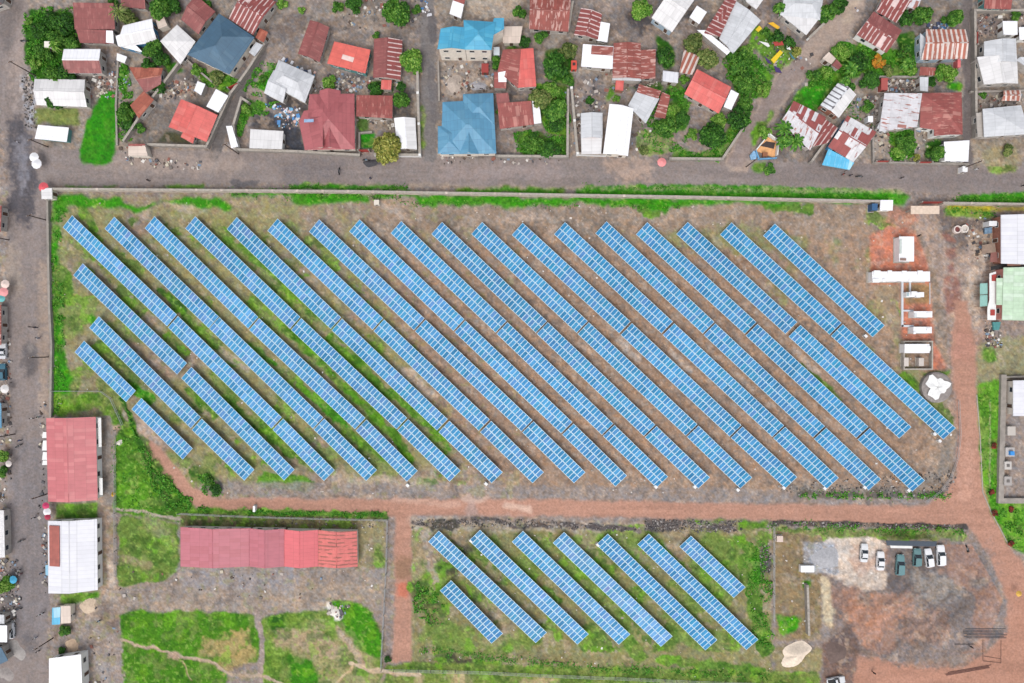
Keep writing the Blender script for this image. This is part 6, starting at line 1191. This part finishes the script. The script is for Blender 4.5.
def pipes(px, py, L_, n, rz, label, col=(56,60,72), gap=.35, r=.14):
    p = P(px, py, 0); t = thing('pipe_bundle', label, 'pipes', (p.x, p.y, 0), rz); m = mat('pipe_%d_%d_%d' % col, col, .6, .1)
    for i in range(n):
        a = MB(); off = random.uniform(-.5, .5); a.tube((-L_/2+off, (i-n/2)*gap, r), (L_/2+off, (i-n/2)*gap, r), r, r, m, 8); a.build('pipe', t)
pipes(985,632.5,10,7,0,'bundle of long blue black pipes lying in the dirt lot',(74,80,92),.38,.07); pipes(968,669.5,11,3,R(10),'dark thin pipes lying on the red dirt at the bottom',(110,70,66),.3,.07); pipes(966,643.5,5,1,0,'single thin pipe below the blue black bundle',(90,80,80),r=.08)
def sq_frame(): 
    mb = MB()
    for a_, b_ in (((983,640),(983,661)),((983,661),(1001,663)),((1001,640),(1001,663)),((983,656),(1001,659))):
        A = P(*a_, .1); B = P(*b_, .1); mb.tube(A, B, .045, .045, mat('frame_dark',(96,70,66)), 6)
    o = mb.build('timber_frame'); tag(o, 'dark timber frame lying on the dirt below the pipe bundle', 'timber frame')
sq_frame()
slab('roof_hatch','blue framed skylight on the left wing of the hipped house','skylight','304 119.2 313.5 119 313.5 122 304 122.3',5.6,.1,mat('skylight',(150,180,214)),False)
# market awnings and windows row
for i, (y0, y1, l) in enumerate(((432,438,'topmost white awning on the road side of the red market hall'),(440.5,450.5,'second white awning on the road side of the red market hall'),(452,460,'third white awning on the road side of the red market hall'),(460.5,465,'lowest small white awning of the red market hall'))):
    slab('awning', l, 'awning', '%g %g 48 %g 48 %g %g %g' % (43, y0, y0, y1, 42, y1), 2.2, .06, M_white)
slab('awning','pale blue awning at the left wall of the white market hall','awning','45.5 565 49 565 49 576 45.5 575',2.1,.06,mat('awning_blue',(150,200,226)))
slab('service_porch','white porch strip on the right wall of the red market hall, upper','porch','97.5 418 101 418 101.5 447 98.5 447',2.0,.12,M_white); slab('service_porch','white porch strip on the right wall of the red market hall, lower','porch','99 478 102.4 478 102.7 495 99.4 495',2.0,.12,M_white)
def parapet(px0, py0, px1, py1, label): pass
# washing, debris
def debris(name, label, cat, polys, n, cols, smin, smax, hmax, seed=3, rot=True):
    rs_ = np.random.RandomState(seed); mb = MB(); ms = [mat('bit_%d_%d_%d' % c, c, .8, .1) for c in cols]
    for s, k in polys:
        k = int(k*(1.5 if name == 'rubbish' else 1))
        pts = pts_of(s); a = np.array(pts); x0, y0 = a.min(0); x1, y1 = a.max(0); q = np.column_stack([x0+(x1-x0)*rs_.rand(k*4), y0+(y1-y0)*rs_.rand(k*4)]); q = q[inside(q[:, 0], q[:, 1], pts)][:k]
        for x, y in q:
            w_ = smin+(smax-smin)*rs_.rand()**2; l_ = w_*(.4+rs_.rand()*1.2); h_ = .05+hmax*rs_.rand(); mb.box(((x-512)*S, (341.5-y)*S, h_/2), (w_, l_, h_), ms[rs_.randint(len(ms))], rs_.rand()*3.14)
    o = mb.build(name); tag(o, label, cat, None, 'stuff')
debris('washing', 'washing laid out to dry on dark ground beside the hipped house', 'washing', [('272 112 288 110 300 116 298 128 284 130 274 122', 60), ('265 104 300 108 300 112 268 108', 30), ('300 70 316 78 312 76', 8), ('283 58 318 74 312 78 284 62', 26), ('420 0 432 0 431 16 422 16', 14), ('926 22 950 24 950 30 926 30', 26), ('850 3 882 20 878 24 852 8', 8)], 0, [(240,240,245), (90,150,210), (240,240,245), (120,180,220), (220,220,226), (70,80,110), (230,190,180)], .2, .9, .25, 5)
debris('rubbish', 'scattered rubbish and stones in yards and on road edges', 'rubbish', [('265 86 360 86 355 92 270 92', 60), ('150 85 200 75 205 95 165 100', 70), ('84 72 118 72 118 100 90 98', 90), ('115 60 130 62 130 100 118 140 115 120', 40), ('325 70 400 82 395 95 330 90', 90), ('340 0 430 0 425 30 340 30', 60), ('340 110 395 118 395 130 345 125', 25), ('440 62 495 62 495 95 440 98', 70), ('545 100 610 70 605 110 570 150 575 100', 60), ('612 78 660 82 650 95 612 92', 50), ('625 130 665 130 660 155 632 155', 15), ('752 40 758 27 798 50 780 72', 40), ('820 100 880 95 878 130 840 110', 60), ('884 78 918 78 918 92 884 92', 110), ('872 130 935 130 960 162 872 162', 70), ('975 14 1024 14 1024 38 975 38', 80), ('975 92 1024 92 1020 105 975 110', 50), ('0 330 12 330 12 430 0 430', 60), ('0 430 12 430 12 510 0 500', 30), ('0 560 18 560 22 600 14 625 0 612', 110), ('985 320 1000 322 1002 350 985 345', 60), ('960 205 1000 225 995 262 965 260', 60), ('40 400 46 400 44 520 38 520', 30), ('42 520 47 520 47 600 42 600', 22), ('120 148 135 146 150 160 130 165', 30), ('150 158 210 162 200 170 150 168', 30), ('440 156 560 158 560 164 440 164', 30), ('118 560 180 570 350 572 340 600 120 600', 26), ('88 600 122 600 122 690 88 690', 12), ('780 60 815 50 820 90 790 95', 14), ('330 598 350 605 340 622 328 615', 30)], 0, [(232,228,222), (190,180,172), (90,88,92), (150,96,82), (130,150,172), (206,196,176), (96,80,70), (120,112,106), (70,66,68)], .15, .8, .3, 8)
debris('field_stones', 'scattered pale stones lying in the solar fields', 'stones', [('52 200 905 208 955 430 935 498 205 495 110 420 52 415', 380), ('412 527 770 527 770 680 412 664', 130), ('772 530 822 535 820 645 775 645', 26), ('350 514 384 516 382 605 340 570', 24)], 0, [(226,216,206), (200,190,180), (176,166,156), (236,232,228)], .15, .45, .15, 12)
debris('lava_rocks', 'black lava rocks lining the ditch beside the red road', 'rocks', [('412 520 520 519 640 527 640 532 520 527 412 528', 420), ('645 519 742 521 742 532 645 532', 380), ('768 521 964 525 964 529 768 526', 300), ('770 485 960 470 950 498 800 498', 380), ('760 545 771 545 771 575 760 574', 90), ('250 515 385 518 385 529 250 527', 120), ('22 75 34 72 38 130 26 128', 160)], 0, [(88,82,80), (112,104,100), (132,124,120), (56,54,54), (160,154,150)], .12, .45, .25, 21)
# white pump boxes at the ends of the rows
for i, (x, y, l) in enumerate(((407.5,485.5,'white combiner box below the eighth row of panels'),(486,484,'white combiner box below the tenth row of panels'),(656,487,'white combiner box below the fourteenth row of panels'),(695,487,'white combiner box below the fifteenth row of panels'),(738,490,'white stone block below the sixteenth row of panels'),(784,488,'white combiner box below the seventeenth row of panels'),(825,488.5,'white combiner box below the eighteenth row of panels'),(865,487.5,'white combiner box below the nineteenth row of panels'),(909,490.5,'white combiner box below the twentieth row of panels'),(866,336,'white combiner box at the end of the rightmost row'),(935,434,'white plinth at the lower end of the second row from the right'),(940,441,'white cabinet lying beside the plinth at the second row end'),(471,541,'white combiner box at the top of the second lower field row'),(598,545,'white combiner box at the top of the deep blue lower row'))):
    unit('combiner_box', l, 'electrical box', x, y, 3.2, 2.6, .8, (240,240,240), R(-40))
